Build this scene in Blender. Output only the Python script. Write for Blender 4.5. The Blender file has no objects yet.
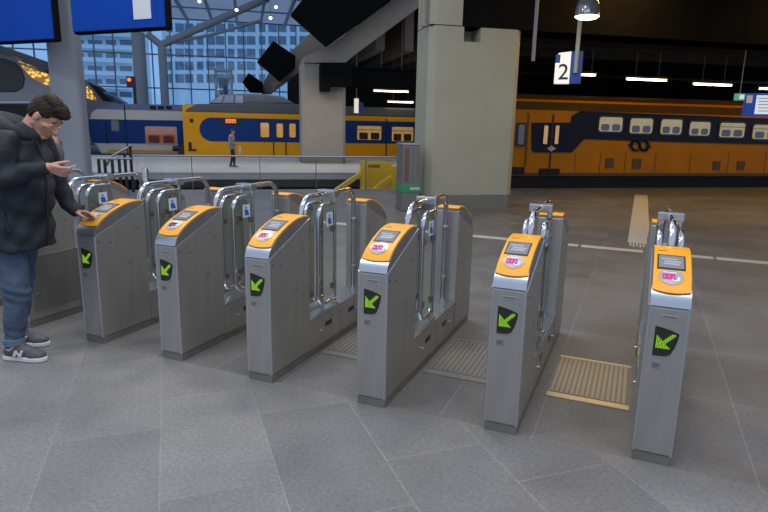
import bpy, bmesh, math, random
from mathutils import Vector, Matrix, Euler
random.seed(4)
R = math.radians
scn = bpy.context.scene
COL = scn.collection

# ------------------------------------------------------------------ camera
F, PITCH, ROLL, YAW = 591.976, .2171, .02, -.4025
H = 1.6
cf = Vector((0, math.cos(PITCH), -math.sin(PITCH)))
cr0 = Vector((1, 0, 0)); cu0 = cr0.cross(cf)
CR = math.cos(ROLL)*cr0 + math.sin(ROLL)*cu0
CU = -math.sin(ROLL)*cr0 + math.cos(ROLL)*cu0
CAM = Vector((0, 0, H))
cd = bpy.data.cameras.new('camera'); co = bpy.data.objects.new('camera', cd); COL.objects.link(co)
cd.sensor_width = 36; cd.lens = 36*F/768; cd.clip_end = 400; cd.clip_start = .05
m3 = Matrix((CR, CU, -cf)).transposed()
co.matrix_world = Matrix.Translation(CAM) @ m3.to_4x4()
scn.camera = co
scn.view_settings.view_transform = 'Standard'; scn.view_settings.look = 'None'
scn.view_settings.gamma = 1; scn.view_settings.use_curve_mapping = False
scn.view_settings.exposure = 1.0

# where a sight line of the survey meets the ground / a vertical plane of the station
def ray(px, py): return cf*F + CR*(px-384) - CU*(py-256)
def ground(px, py, z=0):
    d = ray(px, py); return CAM + d*((z-H)/d.z)
def atY(px, py, Y):
    d = ray(px, py); return CAM + d*(Y/d.y)
GY0 = 3.7962*1.6/1.9
gc, gs = math.cos(YAW), math.sin(YAW)
def g2w(x, y, z=0): return Vector((gc*x-gs*y, gs*x+gc*y+GY0, z))
GRID = R(13)
class Plane:
    def __init__(s, O, a=GRID):
        s.O = Vector((O[0], O[1], 0)); s.a = a
        s.t = Vector((math.cos(a), math.sin(a), 0)); s.n = Vector((-math.sin(a), math.cos(a), 0))
    def px(s, x, y):
        d = ray(x, y); k = (s.O-CAM).dot(s.n)/d.dot(s.n); p = CAM+d*k
        return ((p-s.O).dot(s.t), p.z)
    def rect(s, x0, y0, x1, y1):
        xm, ym = (x0+x1)/2, (y0+y1)/2
        return s.px(x0, ym)[0], s.px(x1, ym)[0], s.px(xm, y1)[1], s.px(xm, y0)[1]
    def poly(s, pts): return [s.px(*p) for p in pts]
    def w(s, a, d, z): return s.O + s.t*a + s.n*d + Vector((0, 0, z))

# ------------------------------------------------------------------ materials
MATS = {}; EM = .55
def mat(name, col, rough=.6, metal=0., noise=0., scale=8., stretch=(1,1,1), bump=0., bscale=None, emit=0., ecol=None, spec=.5, alpha=1.):
    if name in MATS: return MATS[name]
    m = bpy.data.materials.new(name); m.use_nodes = True
    nt = m.node_tree; b = nt.nodes['Principled BSDF']
    b.inputs['Base Color'].default_value = (*col, 1)
    b.inputs['Roughness'].default_value = rough; b.inputs['Metallic'].default_value = metal
    b.inputs['Specular IOR Level'].default_value = spec
    if noise or bump:
        tc = nt.nodes.new('ShaderNodeTexCoord'); mp = nt.nodes.new('ShaderNodeMapping')
        mp.inputs['Scale'].default_value = stretch
        nt.links.new(tc.outputs['Object'], mp.inputs['Vector'])
        n = nt.nodes.new('ShaderNodeTexNoise'); n.inputs['Scale'].default_value = scale; n.inputs['Detail'].default_value = 5
        nt.links.new(mp.outputs['Vector'], n.inputs['Vector'])
        if noise:
            r = nt.nodes.new('ShaderNodeMapRange')
            r.inputs['From Min'].default_value = .25; r.inputs['From Max'].default_value = .75
            r.inputs['To Min'].default_value = 1-noise; r.inputs['To Max'].default_value = 1+noise
            nt.links.new(n.outputs['Fac'], r.inputs['Value'])
            mx = nt.nodes.new('ShaderNodeVectorMath'); mx.operation = 'SCALE'
            mx.inputs[0].default_value = col
            nt.links.new(r.outputs['Result'], mx.inputs['Scale'])
            nt.links.new(mx.outputs['Vector'], b.inputs['Base Color'])
        if bump:
            n2 = n
            if bscale:
                n2 = nt.nodes.new('ShaderNodeTexNoise'); n2.inputs['Scale'].default_value = bscale; n2.inputs['Detail'].default_value = 3
                nt.links.new(tc.outputs['Object'], n2.inputs['Vector'])
            bp = nt.nodes.new('ShaderNodeBump'); bp.inputs['Strength'].default_value = bump; bp.inputs['Distance'].default_value = .02
            nt.links.new(n2.outputs['Fac'], bp.inputs['Height']); nt.links.new(bp.outputs['Normal'], b.inputs['Normal'])
    if emit:
        b.inputs['Emission Color'].default_value = (*(ecol or col), 1); b.inputs['Emission Strength'].default_value = emit*EM
    MATS[name] = m
    return m
def glass(name, col, transp=.85, rough=.03):
    if name in MATS: return MATS[name]
    m = bpy.data.materials.new(name); m.use_nodes = True
    nt = m.node_tree; nt.nodes.clear()
    o = nt.nodes.new('ShaderNodeOutputMaterial'); mx = nt.nodes.new('ShaderNodeMixShader')
    t = nt.nodes.new('ShaderNodeBsdfTransparent'); g = nt.nodes.new('ShaderNodeBsdfGlossy')
    t.inputs['Color'].default_value = (*col, 1); g.inputs['Roughness'].default_value = rough
    mx.inputs[0].default_value = 1-transp
    nt.links.new(t.outputs[0], mx.inputs[1]); nt.links.new(g.outputs[0], mx.inputs[2]); nt.links.new(mx.outputs[0], o.inputs[0])
    MATS[name] = m; return m

STEEL = mat('brushed_steel', (.415,.405,.385), .42, .75, .10, 14, (1,1,.15))
STEEL_D = mat('dark_brushed_steel', (.27,.26,.25), .42, .7, .12, 12, (1,1,.2))
PLINTH = mat('plinth_steel', (.24,.225,.205), .5, .6, .15, 10)
WEDGE = mat('polished_steel', (.46,.51,.58), .30, .9)
CHROME = mat('polished_tube', (.62,.64,.67), .16, 1.)
TUBE = mat('satin_tube', (.50,.51,.52), .26, .95)
YEL = mat('gate_yellow', (.80,.345,.010), .38, 0, .04, 20)
BLACK = mat('black_plastic', (.012,.012,.013), .3)
DARKF = mat('dark_frame', (.05,.05,.06), .4)
SCREEN = mat('gate_screen', (.10,.11,.13), .15, 0, emit=.15, ecol=(.62,.66,.76))  # pale display reflection put in as a faint glow
SCREENL = mat('gate_screen_text', (.2,.21,.23), .3, 0, emit=.24, ecol=(.70,.74,.82))
ARROW = mat('green_led', (.08,.30,.01), .5, 0, emit=.75, ecol=(.42,.84,.008))
LEDOFF = mat('led_off', (.03,.045,.02), .5)
READER = mat('reader_silver', (.40,.40,.42), .35, .4)
PINK = mat('reader_pink', (.72,.02,.28), .45)
WHITE = mat('white_plastic', (.75,.75,.74), .45)
SCREW = mat('dark_red_screw', (.09,.03,.03), .5)
BLUE_S = mat('sticker_blue', (.03,.10,.42), .5)
STICK = mat('sticker_white', (.62,.68,.76), .5)
CLAMP = mat('clamp_bronze', (.17,.14,.11), .45, .5)
LEAFG = glass('leaf_glass', (.88,.92,.88), .92)
RAILG = glass('rail_glass', (.93,.95,.95), .94)
HALLG = glass('hall_glass', (.62,.84,1.0), .95)
ROOFG = glass('roof_glass', (.72,.83,.90), .93)

# ------------------------------------------------------------------ mesh helpers
def BM(): return bmesh.new()
def box(bm, x0, x1, y0, y1, z0, z1):
    v = [bm.verts.new((x, y, z)) for x in (x0, x1) for y in (y0, y1) for z in (z0, z1)]
    for f in ((0,1,3,2),(4,6,7,5),(0,4,5,1),(2,3,7,6),(0,2,6,4),(1,5,7,3)): bm.faces.new([v[i] for i in f])
def prism(bm, pts, a0, a1, axes='yz'):
    """polygon in two axes, extruded along the third from a0 to a1"""
    def mk(p, a):
        if axes == 'yz': return (a, p[0], p[1])
        if axes == 'xz': return (p[0], a, p[1])
        return (p[0], p[1], a)
    A = [bm.verts.new(mk(p, a0)) for p in pts]; B = [bm.verts.new(mk(p, a1)) for p in pts]
    n = len(pts)
    bm.faces.new(A); bm.faces.new(B[::-1])
    for i in range(n): bm.faces.new((A[i], B[i], B[(i+1)%n], A[(i+1)%n]))
def fillet(pts, r, n=7):
    out = [Vector(pts[0])]
    for i in range(1, len(pts)-1):
        p, a, b = Vector(pts[i]), Vector(pts[i-1]), Vector(pts[i+1])
        u = (a-p).normalized(); v = (b-p).normalized()
        rr = min(r, (a-p).length*.49, (b-p).length*.49)
        ang = u.angle(v); 
        if ang > 3.1: out.append(p); continue
        d = rr
        rad = d*math.tan(ang/2); c = p + (u+v).normalized()*(d/math.cos(ang/2))
        s0 = (p+u*d)-c; s1 = (p+v*d)-c
        for k in range(n+1):
            out.append(c + s0.normalized().slerp(s1.normalized(), k/n)*rad)
    out.append(Vector(pts[-1])); return out
def tube(bm, pts, r, n=12, fr=0, fn=7):
    pts = fillet(pts, fr, fn) if fr else [Vector(p) for p in pts]
    rad = r if callable(r) else (lambda t: r)
    up = Vector((0.13, .31, .94)).normalized(); rings = []; prev = None
    for i, p in enumerate(pts):
        t = (pts[min(i+1, len(pts)-1)]-pts[max(i-1, 0)])
        if t.length < 1e-9: t = prev_t
        t = t.normalized(); prev_t = t
        if prev is None:
            a = t.cross(up)
            if a.length < .05: a = t.cross(Vector((1,0,0)))
            a.normalize()
        else:
            a = prev - t*prev.dot(t); a.normalize()
        prev = a; b = t.cross(a); rr = rad(i/(len(pts)-1))
        rings.append([bm.verts.new(p + (a*math.cos(q)+b*math.sin(q))*rr) for q in [2*math.pi*k/n for k in range(n)]])
    for A, B in zip(rings, rings[1:]):
        for k in range(n): bm.faces.new((A[k], A[(k+1)%n], B[(k+1)%n], B[k]))
    bm.faces.new(rings[0][::-1]); bm.faces.new(rings[-1])
def lathe(bm, prof, c=(0,0,0), n=24, M=None):
    rings = []
    for r, z in prof:
        ring = []
        for k in range(n):
            q = 2*math.pi*k/n; p = Vector((r*math.cos(q), r*math.sin(q), z))
            if M: p = M @ p
            ring.append(bm.verts.new(p+Vector(c)))
        rings.append(ring)
    for A, B in zip(rings, rings[1:]):
        for k in range(n): bm.faces.new((A[k], A[(k+1)%n], B[(k+1)%n], B[k]))
    bm.faces.new(rings[0][::-1]); bm.faces.new(rings[-1])
def ell(bm, c, r, rot=None, u=20, v=14):
    M = Matrix.Translation(Vector(c)) @ (rot.to_4x4() if rot else Matrix()) @ Matrix.Diagonal((*r, 1))
    bmesh.ops.create_uvsphere(bm, u_segments=u, v_segments=v, radius=1, matrix=M)
def cap(bm, a, b, ra, rb, n=14):
    a, b = Vector(a), Vector(b)
    d = (b-a); L = d.length
    if L < 1e-6: ell(bm, a, (ra,)*3); return
    q = d.to_track_quat('Z', 'Y').to_matrix().to_4x4(); q = Matrix.Translation(a) @ q
    prof = []
    for k in range(1, 6): t = -math.pi/2 + k*math.pi/12; prof.append((ra*math.cos(t), ra*math.sin(t)))
    prof.append((ra, 0))
    prof.append((rb, L))
    for k in range(1, 6): t = k*math.pi/12; prof.append((rb*math.cos(t), L+rb*math.sin(t)))
    lathe(bm, prof, n=n, M=q)
def chain(bm, pts, rs):
    for i in range(len(pts)-1): cap(bm, pts[i], pts[i+1], rs[i], rs[i+1])
def outl(bm, M):
    bmesh.ops.transform(bm, matrix=M, verts=bm.verts); return bm
def finish(name, bm, m, parent=None, bevel=0, smooth=None, seg=2, angle=35):
    bmesh.ops.recalc_face_normals(bm, faces=bm.faces)
    me = bpy.data.meshes.new(name); bm.to_mesh(me); bm.free()
    for x in (m if isinstance(m, (list, tuple)) else [m]): me.materials.append(x)
    o = bpy.data.objects.new(name, me); COL.objects.link(o)
    if parent: o.parent = parent
    if smooth:
        me.shade_smooth(); me.set_sharp_from_angle(angle=R(angle))
    if bevel:
        b = o.modifiers.new('bevel', 'BEVEL'); b.width = bevel; b.segments = seg; b.limit_method = 'ANGLE'; b.angle_limit = R(40)
    return o
def remesh(bm, vox, smooth=6):
    """one continuous surface from overlapping closed shapes"""
    me = bpy.data.meshes.new('tmp'); bmesh.ops.recalc_face_normals(bm, faces=bm.faces); bm.to_mesh(me); bm.free()
    o = bpy.data.objects.new('tmp', me); COL.objects.link(o)
    r = o.modifiers.new('r', 'REMESH'); r.mode = 'VOXEL'; r.voxel_size = vox
    if smooth:
        s = o.modifiers.new('s', 'SMOOTH'); s.iterations = smooth; s.factor = .5
    dg = bpy.context.evaluated_depsgraph_get(); dg.update()
    ev = o.evaluated_get(dg); m2 = bpy.data.meshes.new_from_object(ev)
    out = bmesh.new(); out.from_mesh(m2)
    bpy.data.objects.remove(o); bpy.data.meshes.remove(me); bpy.data.meshes.remove(m2)
    return out
def text_bm(s, size, depth=.002, bold=0):
    cu = bpy.data.curves.new('tmp', 'FONT'); cu.body = s; cu.size = size; cu.extrude = depth; cu.offset = bold
    cu.align_x = 'CENTER'; cu.align_y = 'CENTER'
    o = bpy.data.objects.new('tmp', cu); COL.objects.link(o)
    dg = bpy.context.evaluated_depsgraph_get(); dg.update()
    me = bpy.data.meshes.new_from_object(o.evaluated_get(dg))
    bm = bmesh.new(); bm.from_mesh(me)
    bpy.data.objects.remove(o); bpy.data.curves.remove(cu); bpy.data.meshes.remove(me)
    return outl(bm, Matrix.Rotation(math.pi/2, 4, 'X'))     # stands upright, facing -y
def empty(name, loc, rz=0, label=None, cat=None, group=None):
    o = bpy.data.objects.new(name, None); COL.objects.link(o); o.location = loc; o.rotation_euler = (0, 0, rz)
    o.empty_display_size = .1
    tag(o, label, cat, group); return o
def tag(o, label=None, cat=None, group=None, kind=None):
    if label: o['label'] = label
    if cat: o['category'] = cat
    if group: o['group'] = group
    if kind: o['kind'] = kind
    return o
def struct(o): o['kind'] = 'structure'; return o
def copy_tree(o, parent=None):
    c = o.copy(); COL.objects.link(c)
    if parent: c.parent = parent
    for ch in list(o.children): copy_tree(ch, c)
    return c
def rrect(x0, x1, z0, z1, r, n=5):
    p = []
    for cx, cz, a in ((x1-r, z1-r, 0), (x0+r, z1-r, 90), (x0+r, z0+r, 180), (x1-r, z0+r, 270)):
        for k in range(n+1):
            t = R(a+90*k/n); p.append((cx+r*math.cos(t), cz+r*math.sin(t)))
    return p

# ------------------------------------------------------------------ floor and platforms
EDGE = Plane((0, (ground(340,189).y - ground(340,189).x*math.tan(GRID)), 0))
def floor_material():
    m = bpy.data.materials.new('stone_slabs'); m.use_nodes = True; nt = m.node_tree; b = nt.nodes['Principled BSDF']
    tc = nt.nodes.new('ShaderNodeTexCoord'); L = nt.links.new
    def brick(rot, loc, w, h, c1, c2, off):
        mp = nt.nodes.new('ShaderNodeMapping'); mp.vector_type = 'TEXTURE'
        mp.inputs['Rotation'].default_value = (0, 0, rot); mp.inputs['Location'].default_value = loc
        L(tc.outputs['Object'], mp.inputs['Vector'])
        t = nt.nodes.new('ShaderNodeTexBrick'); t.offset = off; t.offset_frequency = 2
        t.inputs['Scale'].default_value = 1; t.inputs['Brick Width'].default_value = w; t.inputs['Row Height'].default_value = h
        t.inputs['Mortar Size'].default_value = .0035; t.inputs['Mortar Smooth'].default_value = .3; t.inputs['Bias'].default_value = 0
        t.inputs['Color1'].default_value = (*c1, 1); t.inputs['Color2'].default_value = (*c2, 1); t.inputs['Mortar'].default_value = (.225,.218,.208,1)
        L(mp.outputs['Vector'], t.inputs['Vector']); return t
    A = brick(0, (.35,.0,0), .52, .93, (.150,.148,.145), (.122,.120,.118), 0)
    B = brick(R(-47), (.145*1-.34, -.04, 0), 1.02, .52, (.138,.138,.143), (.190,.189,.192), .35)
    sx = nt.nodes.new('ShaderNodeSeparateXYZ'); L(tc.outputs['Object'], sx.inputs[0])
    gt = nt.nodes.new('ShaderNodeMath'); gt.operation = 'GREATER_THAN'; gt.inputs[1].default_value = 0; L(sx.outputs['Y'], gt.inputs[0])
    mx = nt.nodes.new('ShaderNodeMix'); mx.data_type = 'RGBA'; L(gt.outputs[0], mx.inputs[0]); L(B.outputs[0], mx.inputs[6]); L(A.outputs[0], mx.inputs[7])
    # stone grain and wear
    n1 = nt.nodes.new('ShaderNodeTexNoise'); n1.inputs['Scale'].default_value = 1.7; n1.inputs['Detail'].default_value = 6; L(tc.outputs['Object'], n1.inputs['Vector'])
    n2 = nt.nodes.new('ShaderNodeTexNoise'); n2.inputs['Scale'].default_value = 55; n2.inputs['Detail'].default_value = 4; L(tc.outputs['Object'], n2.inputs['Vector'])
    def rng(n, lo, hi):
        r = nt.nodes.new('ShaderNodeMapRange'); r.inputs['From Min'].default_value = .3; r.inputs['From Max'].default_value = .7
        r.inputs['To Min'].default_value = lo; r.inputs['To Max'].default_value = hi; L(n.outputs['Fac'], r.inputs['Value']); return r
    r1, r2 = rng(n1, .82, 1.14), rng(n2, .80, 1.20)
    k = nt.nodes.new('ShaderNodeMath'); k.operation = 'MULTIPLY'; L(r1.outputs[0], k.inputs[0]); L(r2.outputs[0], k.inputs[1])
    s = nt.nodes.new('ShaderNodeVectorMath'); s.operation = 'SCALE'; L(mx.outputs[2], s.inputs[0]); L(k.outputs[0], s.inputs['Scale'])
    L(s.outputs[0], b.inputs['Base Color'])
    rr = rng(n1, .42, .62); L(rr.outputs[0], b.inputs['Roughness'])
    bp = nt.nodes.new('ShaderNodeBump'); bp.inputs['Strength'].default_value = .12; bp.inputs['Distance'].default_value = .01
    L(n2.outputs['Fac'], bp.inputs['Height']); L(bp.outputs['Normal'], b.inputs['Normal'])
    return m
FLOORM = floor_material()
# floor slab: everything this side of the track edge (object frame = the gate row's frame)
def w2g(p):
    x, y = p[0], p[1]-GY0; return (gc*x+gs*y, -gs*x+gc*y)
bm = BM()
pts = [w2g((-14,-4)), w2g((26,-4)), w2g(EDGE.w(26,0,0)), w2g(EDGE.w(-14,0,0))]
prism(bm, pts, -.35, 0, 'xy')
fl = struct(finish('floor', bm, FLOORM)); fl.location = (0, GY0, 0); fl.rotation_euler = (0, 0, YAW)
CONC = mat('platform_concrete', (.52,.50,.475), .8, 0, .12, 2, bump=.1)
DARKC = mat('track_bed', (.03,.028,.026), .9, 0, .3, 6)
bm = BM(); box(bm, -60, 60, .0, 60, -1.4, -1.2); tb = struct(finish('floor_track_bed', bm, DARKC)); tb.location = EDGE.O; tb.rotation_euler = (0,0,GRID)
bm = BM(); box(bm, -60, 60, .05, .3, -1.2, -.36); q = struct(finish('trim_1', bm, DARKC)); q.location = EDGE.O; q.rotation_euler = (0,0,GRID)
PL = Plane(ground(233,173,-.35))
P_ICM = Plane(ground(300,156.5,-.35))
dp = (P_ICM.O-PL.O).dot(PL.n)
bm = BM(); box(bm, -30, 16, 0, dp-.1, -.6, -.35)
q = struct(finish('floor_platform', bm, CONC)); q.location = PL.O; q.rotation_euler = (0,0,GRID)
bm = BM(); box(bm, -30, 16, -.02, .55, -.352, -.335)
tag(finish('platform_edge_strip', bm, mat('edge_pale', (.5,.5,.5), .7, 0, .1, 5)), 'pale edge strip along the far platform', 'platform edge')
q = bpy.data.objects['platform_edge_strip']; q.location = PL.O; q.rotation_euler = (0,0,GRID)
# rails in the pit in front of the far platform
RAILM = mat('rail_steel', (.12,.10,.09), .4, .7)
for i, dd in enumerate((1.3, 2.75)):
    bm = BM(); prism(bm, [(-.07,-1.2),(.07,-1.2),(.015,-1.12),(.035,-1.05),(-.035,-1.05),(-.015,-1.12)], -30, -2.2, 'yz')
    o = finish('track_rail', bm, RAILM); o.location = EDGE.w(0, dd, 0); o.rotation_euler = (0,0,GRID)
    tag(o, ['near','far'][i]+' steel rail in the dark track pit before the buffer stop', 'rail', 'rails in the track pit')

# guiding strips in the paving
TACT = mat('tactile_cream', (.50,.46,.39), .7, 0, .08, 12)
gx0 = -3.6; k = 0
while gx0 < 4.6:
    bm = BM(); box(bm, 0, .80, -.085, .085, -.004, .003)
    o = finish('paving_strip', bm, TACT); o.location = g2w(gx0, 5.66, 0); o.rotation_euler = (0,0,YAW)
    ctr = (gx0+.4)
    tag(o, 'flat pale paving strip in the dashed line running behind the ticket gates', 'paving strip', 'dashed line of pale strips behind the gates')
    gx0 += .84; k += 1
bm = BM()
for i in range(6):
    x = .02+i*.044
    box(bm, x, x+.026, 0 if i%2 else .06, 7.2, -.003, .004)
box(bm, -.01, .29, .35, 7.0, -.004, .002)
box(bm, -.01, .29, 7.0, 7.55, -.004, .005)
o = finish('tactile_strip', bm, TACT); o.location = g2w(1.20, 5.95, 0); o.rotation_euler = (0,0,YAW)
tag(o, 'cream ribbed guiding strip running from the dashed line toward the right-hand train', 'tactile strip')

# ------------------------------------------------------------------ ticket gates
W, L = .18, 1.80
CURVE = [(.0,.80),(.018,.845),(.04,.868),(.09,.905),(.16,.940),(.23,.967),(.30,.988),(.357,.998),(.42,1.0),(.475,.993)]
def curve_z(y):
    for (a, za), (b, zb) in zip(CURVE, CURVE[1:]):
        if a <= y <= b: return za+(zb-za)*(y-a)/(b-a)
    return CURVE[-1][1]
def slope_n(y):
    d = .01; t = Vector((0, 2*d, curve_z(min(y+d,.475))-curve_z(max(y-d,0)))).normalized(); return Vector((0, -t.z, t.y))
def on_slope(x, y, h):
    n = slope_n(y); return Vector((x, y, curve_z(y))) + n*h
def slope_patch(bm, fx, ys, h0, h1, nx=6):
    """solid sheet lying on the sloping top; fx(y) gives its left and right x"""
    T = [[], []]
    for y in ys:
        a, b = fx(y)
        for s, h in enumerate((h0, h1)):
            T[s].append([bm.verts.new(on_slope(a+(b-a)*k/nx, y, h)) for k in range(nx+1)])
    ny = len(ys)
    for s in (0, 1):
        for i in range(ny-1):
            for k in range(nx):
                f = (T[s][i][k], T[s][i][k+1], T[s][i+1][k+1], T[s][i+1][k]); bm.faces.new(f)
    for i in range(ny-1):
        for k in (0, nx): bm.faces.new((T[0][i][k], T[1][i][k], T[1][i+1][k], T[0][i+1][k]))
    for k in range(nx):
        for i in (0, ny-1): bm.faces.new((T[0][i][k], T[1][i][k], T[1][i][k+1], T[0][i][k+1]))
def lin(a, b, n): return [a+(b-a)*i/n for i in range(n+1)]
def mirror_end(bm):
    """turns parts of the front end into parts of the rear end"""
    for v in bm.verts: v.co = Vector((W-v.co.x, L-v.co.y*.905, v.co.z))
    return bm
def cabinet_set(g, end):
    fx = mirror_end if end else (lambda b: b)
    pre = 'rear_' if end else 'front_'
    bm = BM(); prism(bm, [(0,.05),(0,.797),(.475,.985),(.475,.05)], 0, W)
    c = finish(pre+'cabinet', fx(bm), STEEL, g, bevel=.010, seg=4)
    bm = BM()
    for z in (.80,):
        tube(bm, [(W+.001,.004,z-.002),(W+.001,.474,.984)], .0035, 6)
        tube(bm, [(-.001,.004,z-.002),(-.001,.474,.984)], .0035, 6)
    finish('edge_trim', fx(bm), WEDGE, c, smooth=True)
    for (y, z) in ((.035,.755),(.13,.735),(.30,.55),(.395,.80)):
        x = -.001 if end else W+.001
        bm = BM(); tube(bm, [(x-.0015,y,z),(x+.0015,y,z)], .006, 8)
        finish('side_screw', fx(bm), SCREW, c)
    for x in (.006, W-.006):
        bm = BM(); tube(bm, [(x,.0055,.052),(x,.0055,.796)], .0085, 10); finish('corner_trim', fx(bm), mat('corner_steel', (.55,.57,.60), .28, .9), c, smooth=True)
    # head between the steel sides and the sloping top
    bm = BM(); prism(bm, [(0.002,.800)]+CURVE[1:]+[(.475,.983)], .005, W-.005)
    h = finish(pre+'head', fx(bm), STEEL_D, g, bevel=.004)
    bm = BM(); slope_patch(bm, lambda y: (.004, W-.004), [.0, .009, .018, .03, .042, .055], .0005, .004)
    finish('chrome_lip', fx(bm), WEDGE, h, smooth=True)
    def cov(y):
        return (.006, W-.006)
    bm = BM(); ys = lin(.038, .475, 22)
    slope_patch(bm, cov, ys, .001, .013, 10)
    for v in bm.verts:                                   # the lower edge bows down
        if v.co.y < .06:
            k = max(0, 1-(v.co.y-.025)/.035); t = (v.co.x/W-.5)*2
            dy = -.014*k*(1-t*t); v.co.y += dy; v.co.z += dy*.9
    yl = finish('yellow_cover', fx(bm), YEL, g, bevel=.004, seg=3, smooth=True)
    bm = BM(); slope_patch(bm, lambda y: (.021,.147), lin(.152,.279,4), .0125, .0145)
    fr = finish('screen_bezel', fx(bm), BLACK, yl)
    bm = BM(); slope_patch(bm, lambda y: (.028,.140), lin(.162,.269,4), .0145, .0155)
    finish('screen', fx(bm), SCREEN, fr)
    bm = BM()
    for y, a, b in ((.236,.040,.110),(.215,.055,.128),(.196,.050,.120)): slope_patch(bm, lambda q: (a,b), lin(y-.006,y+.006,1), .0155, .0158)
    finish('screen_text', fx(bm), SCREENL, fr)
    # card reader: silver oval, pink sign, white swoosh
    def oval(cy, ry, cx, rx):
        return lambda y: (cx-rx*math.sqrt(max(.0004,1-((y-cy)/ry)**2)), cx+rx*math.sqrt(max(.0004,1-((y-cy)/ry)**2)))
    bm = BM(); slope_patch(bm, oval(.106,.044,.085,.055), lin(.0621,.1499,14), .0125, .0155, 12)
    rd = finish('card_reader', fx(bm), READER, yl, smooth=True)
    bm = BM()
    cx0, cy0 = .050, .112
    def dots(segs, wd):
        for (x0, y0, x1, y1) in segs:
            n = 3
            for i in range(n):
                slope_patch(bm, lambda q: (min(x0,x1)-wd/2, max(x0,x1)+wd/2), lin(min(y0,y1)-wd*.7, max(y0,y1)+wd*.7, 2), .0155, .0162, 1)
    # two round letters and a vee in pink, one after the other
    for k in range(3):
        x = cx0+k*.019
        dots([(x,.092,x,.116),(x,.092,x+.012,.092),(x,.116,x+.012,.116),(x+.012,.092,x+.012,.116)], .0066)
    finish('reader_sign', fx(bm), PINK, rd)
    bm = BM()
    arc = [on_slope(.104+.014*math.sin(t), .093-.014*math.cos(t), .0155) for t in lin(-1.3, 1.9, 12)]
    tube(bm, arc, lambda t: .0045+.003*t, 6)
    finish('reader_swoosh', fx(bm), WHITE, rd, smooth=True)
    bm = BM(); slope_patch(bm, lambda q: (.050,.108), lin(.128,.133,1), .0155, .0162, 1); finish('reader_line', fx(bm), WHITE, rd)
    bm = BM()
    for x in (.024,.033,.041,.050,.058): slope_patch(bm, lambda q: (x,x+.006), lin(.322,.336,1), .0125, .0134, 1)
    finish('cover_lettering', fx(bm), mat('brown_print', (.20,.09,.02), .6), yl)
    # arrow window on the face
    bm = BM()
    pz = [(.039,.705),(.075,.699),(.110,.690),(.144,.677),(.140,.645),(.130,.605),(.115,.571),(.080,.558),(.039,.557)]
    prism(bm, pz, -.0035, .004, 'xz')
    aw = finish('arrow_window', fx(bm), BLACK, g, bevel=.002)
    on, off = BM(), BM()
    pit = .0063
    for i in range(17):
        for j in range(23):
            x, z = .045+i*pit, .563+j*pit
            inside = z < .700-(x-.039)*.30 and z > .562 and x < .139-(.677-z)*.28
            if not inside: continue
            u, v = i-1, j-6
            lit = (u >= 0 and v >= 0 and u+v <= 9 and (u <= 9 and v <= 9) and not(u>7 and v>1)) or (abs(u-v-.5) <= 1.9 and 3 <= u <= 12 and v <= 11)
            t = on if lit else off
            box(t, x-.0019, x+.0019, -.0046 if lit else -.0041, -.0034, z-.0019, z+.0019)
    finish('green_arrow', fx(on), ARROW, aw); finish('unlit_dots', fx(off), LEDOFF, aw)
    bm = BM(); box(bm, .060,.132, -.0022, .001, .746,.763)
    pt = finish('number_plate', fx(bm), mat('plate_grey', (.36,.37,.38), .4, .5), g, bevel=.001)
    bm = BM(); box(bm, .067,.125, -.0026,-.002,.7525,.7565); finish('plate_print', fx(bm), DARKF, pt)
    bm = BM(); box(bm, .041,.080, -.0016, .001, .492,.526)
    st = finish('front_sticker', fx(bm), mat('sticker_grey', (.24,.24,.24), .5, .3), g)
    bm = BM(); box(bm, .046,.075, -.0021,-.0015,.512,.516); box(bm, .046,.070, -.0021,-.0015,.502,.506); finish('sticker_print', fx(bm), DARKF, st)
    return c
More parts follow.
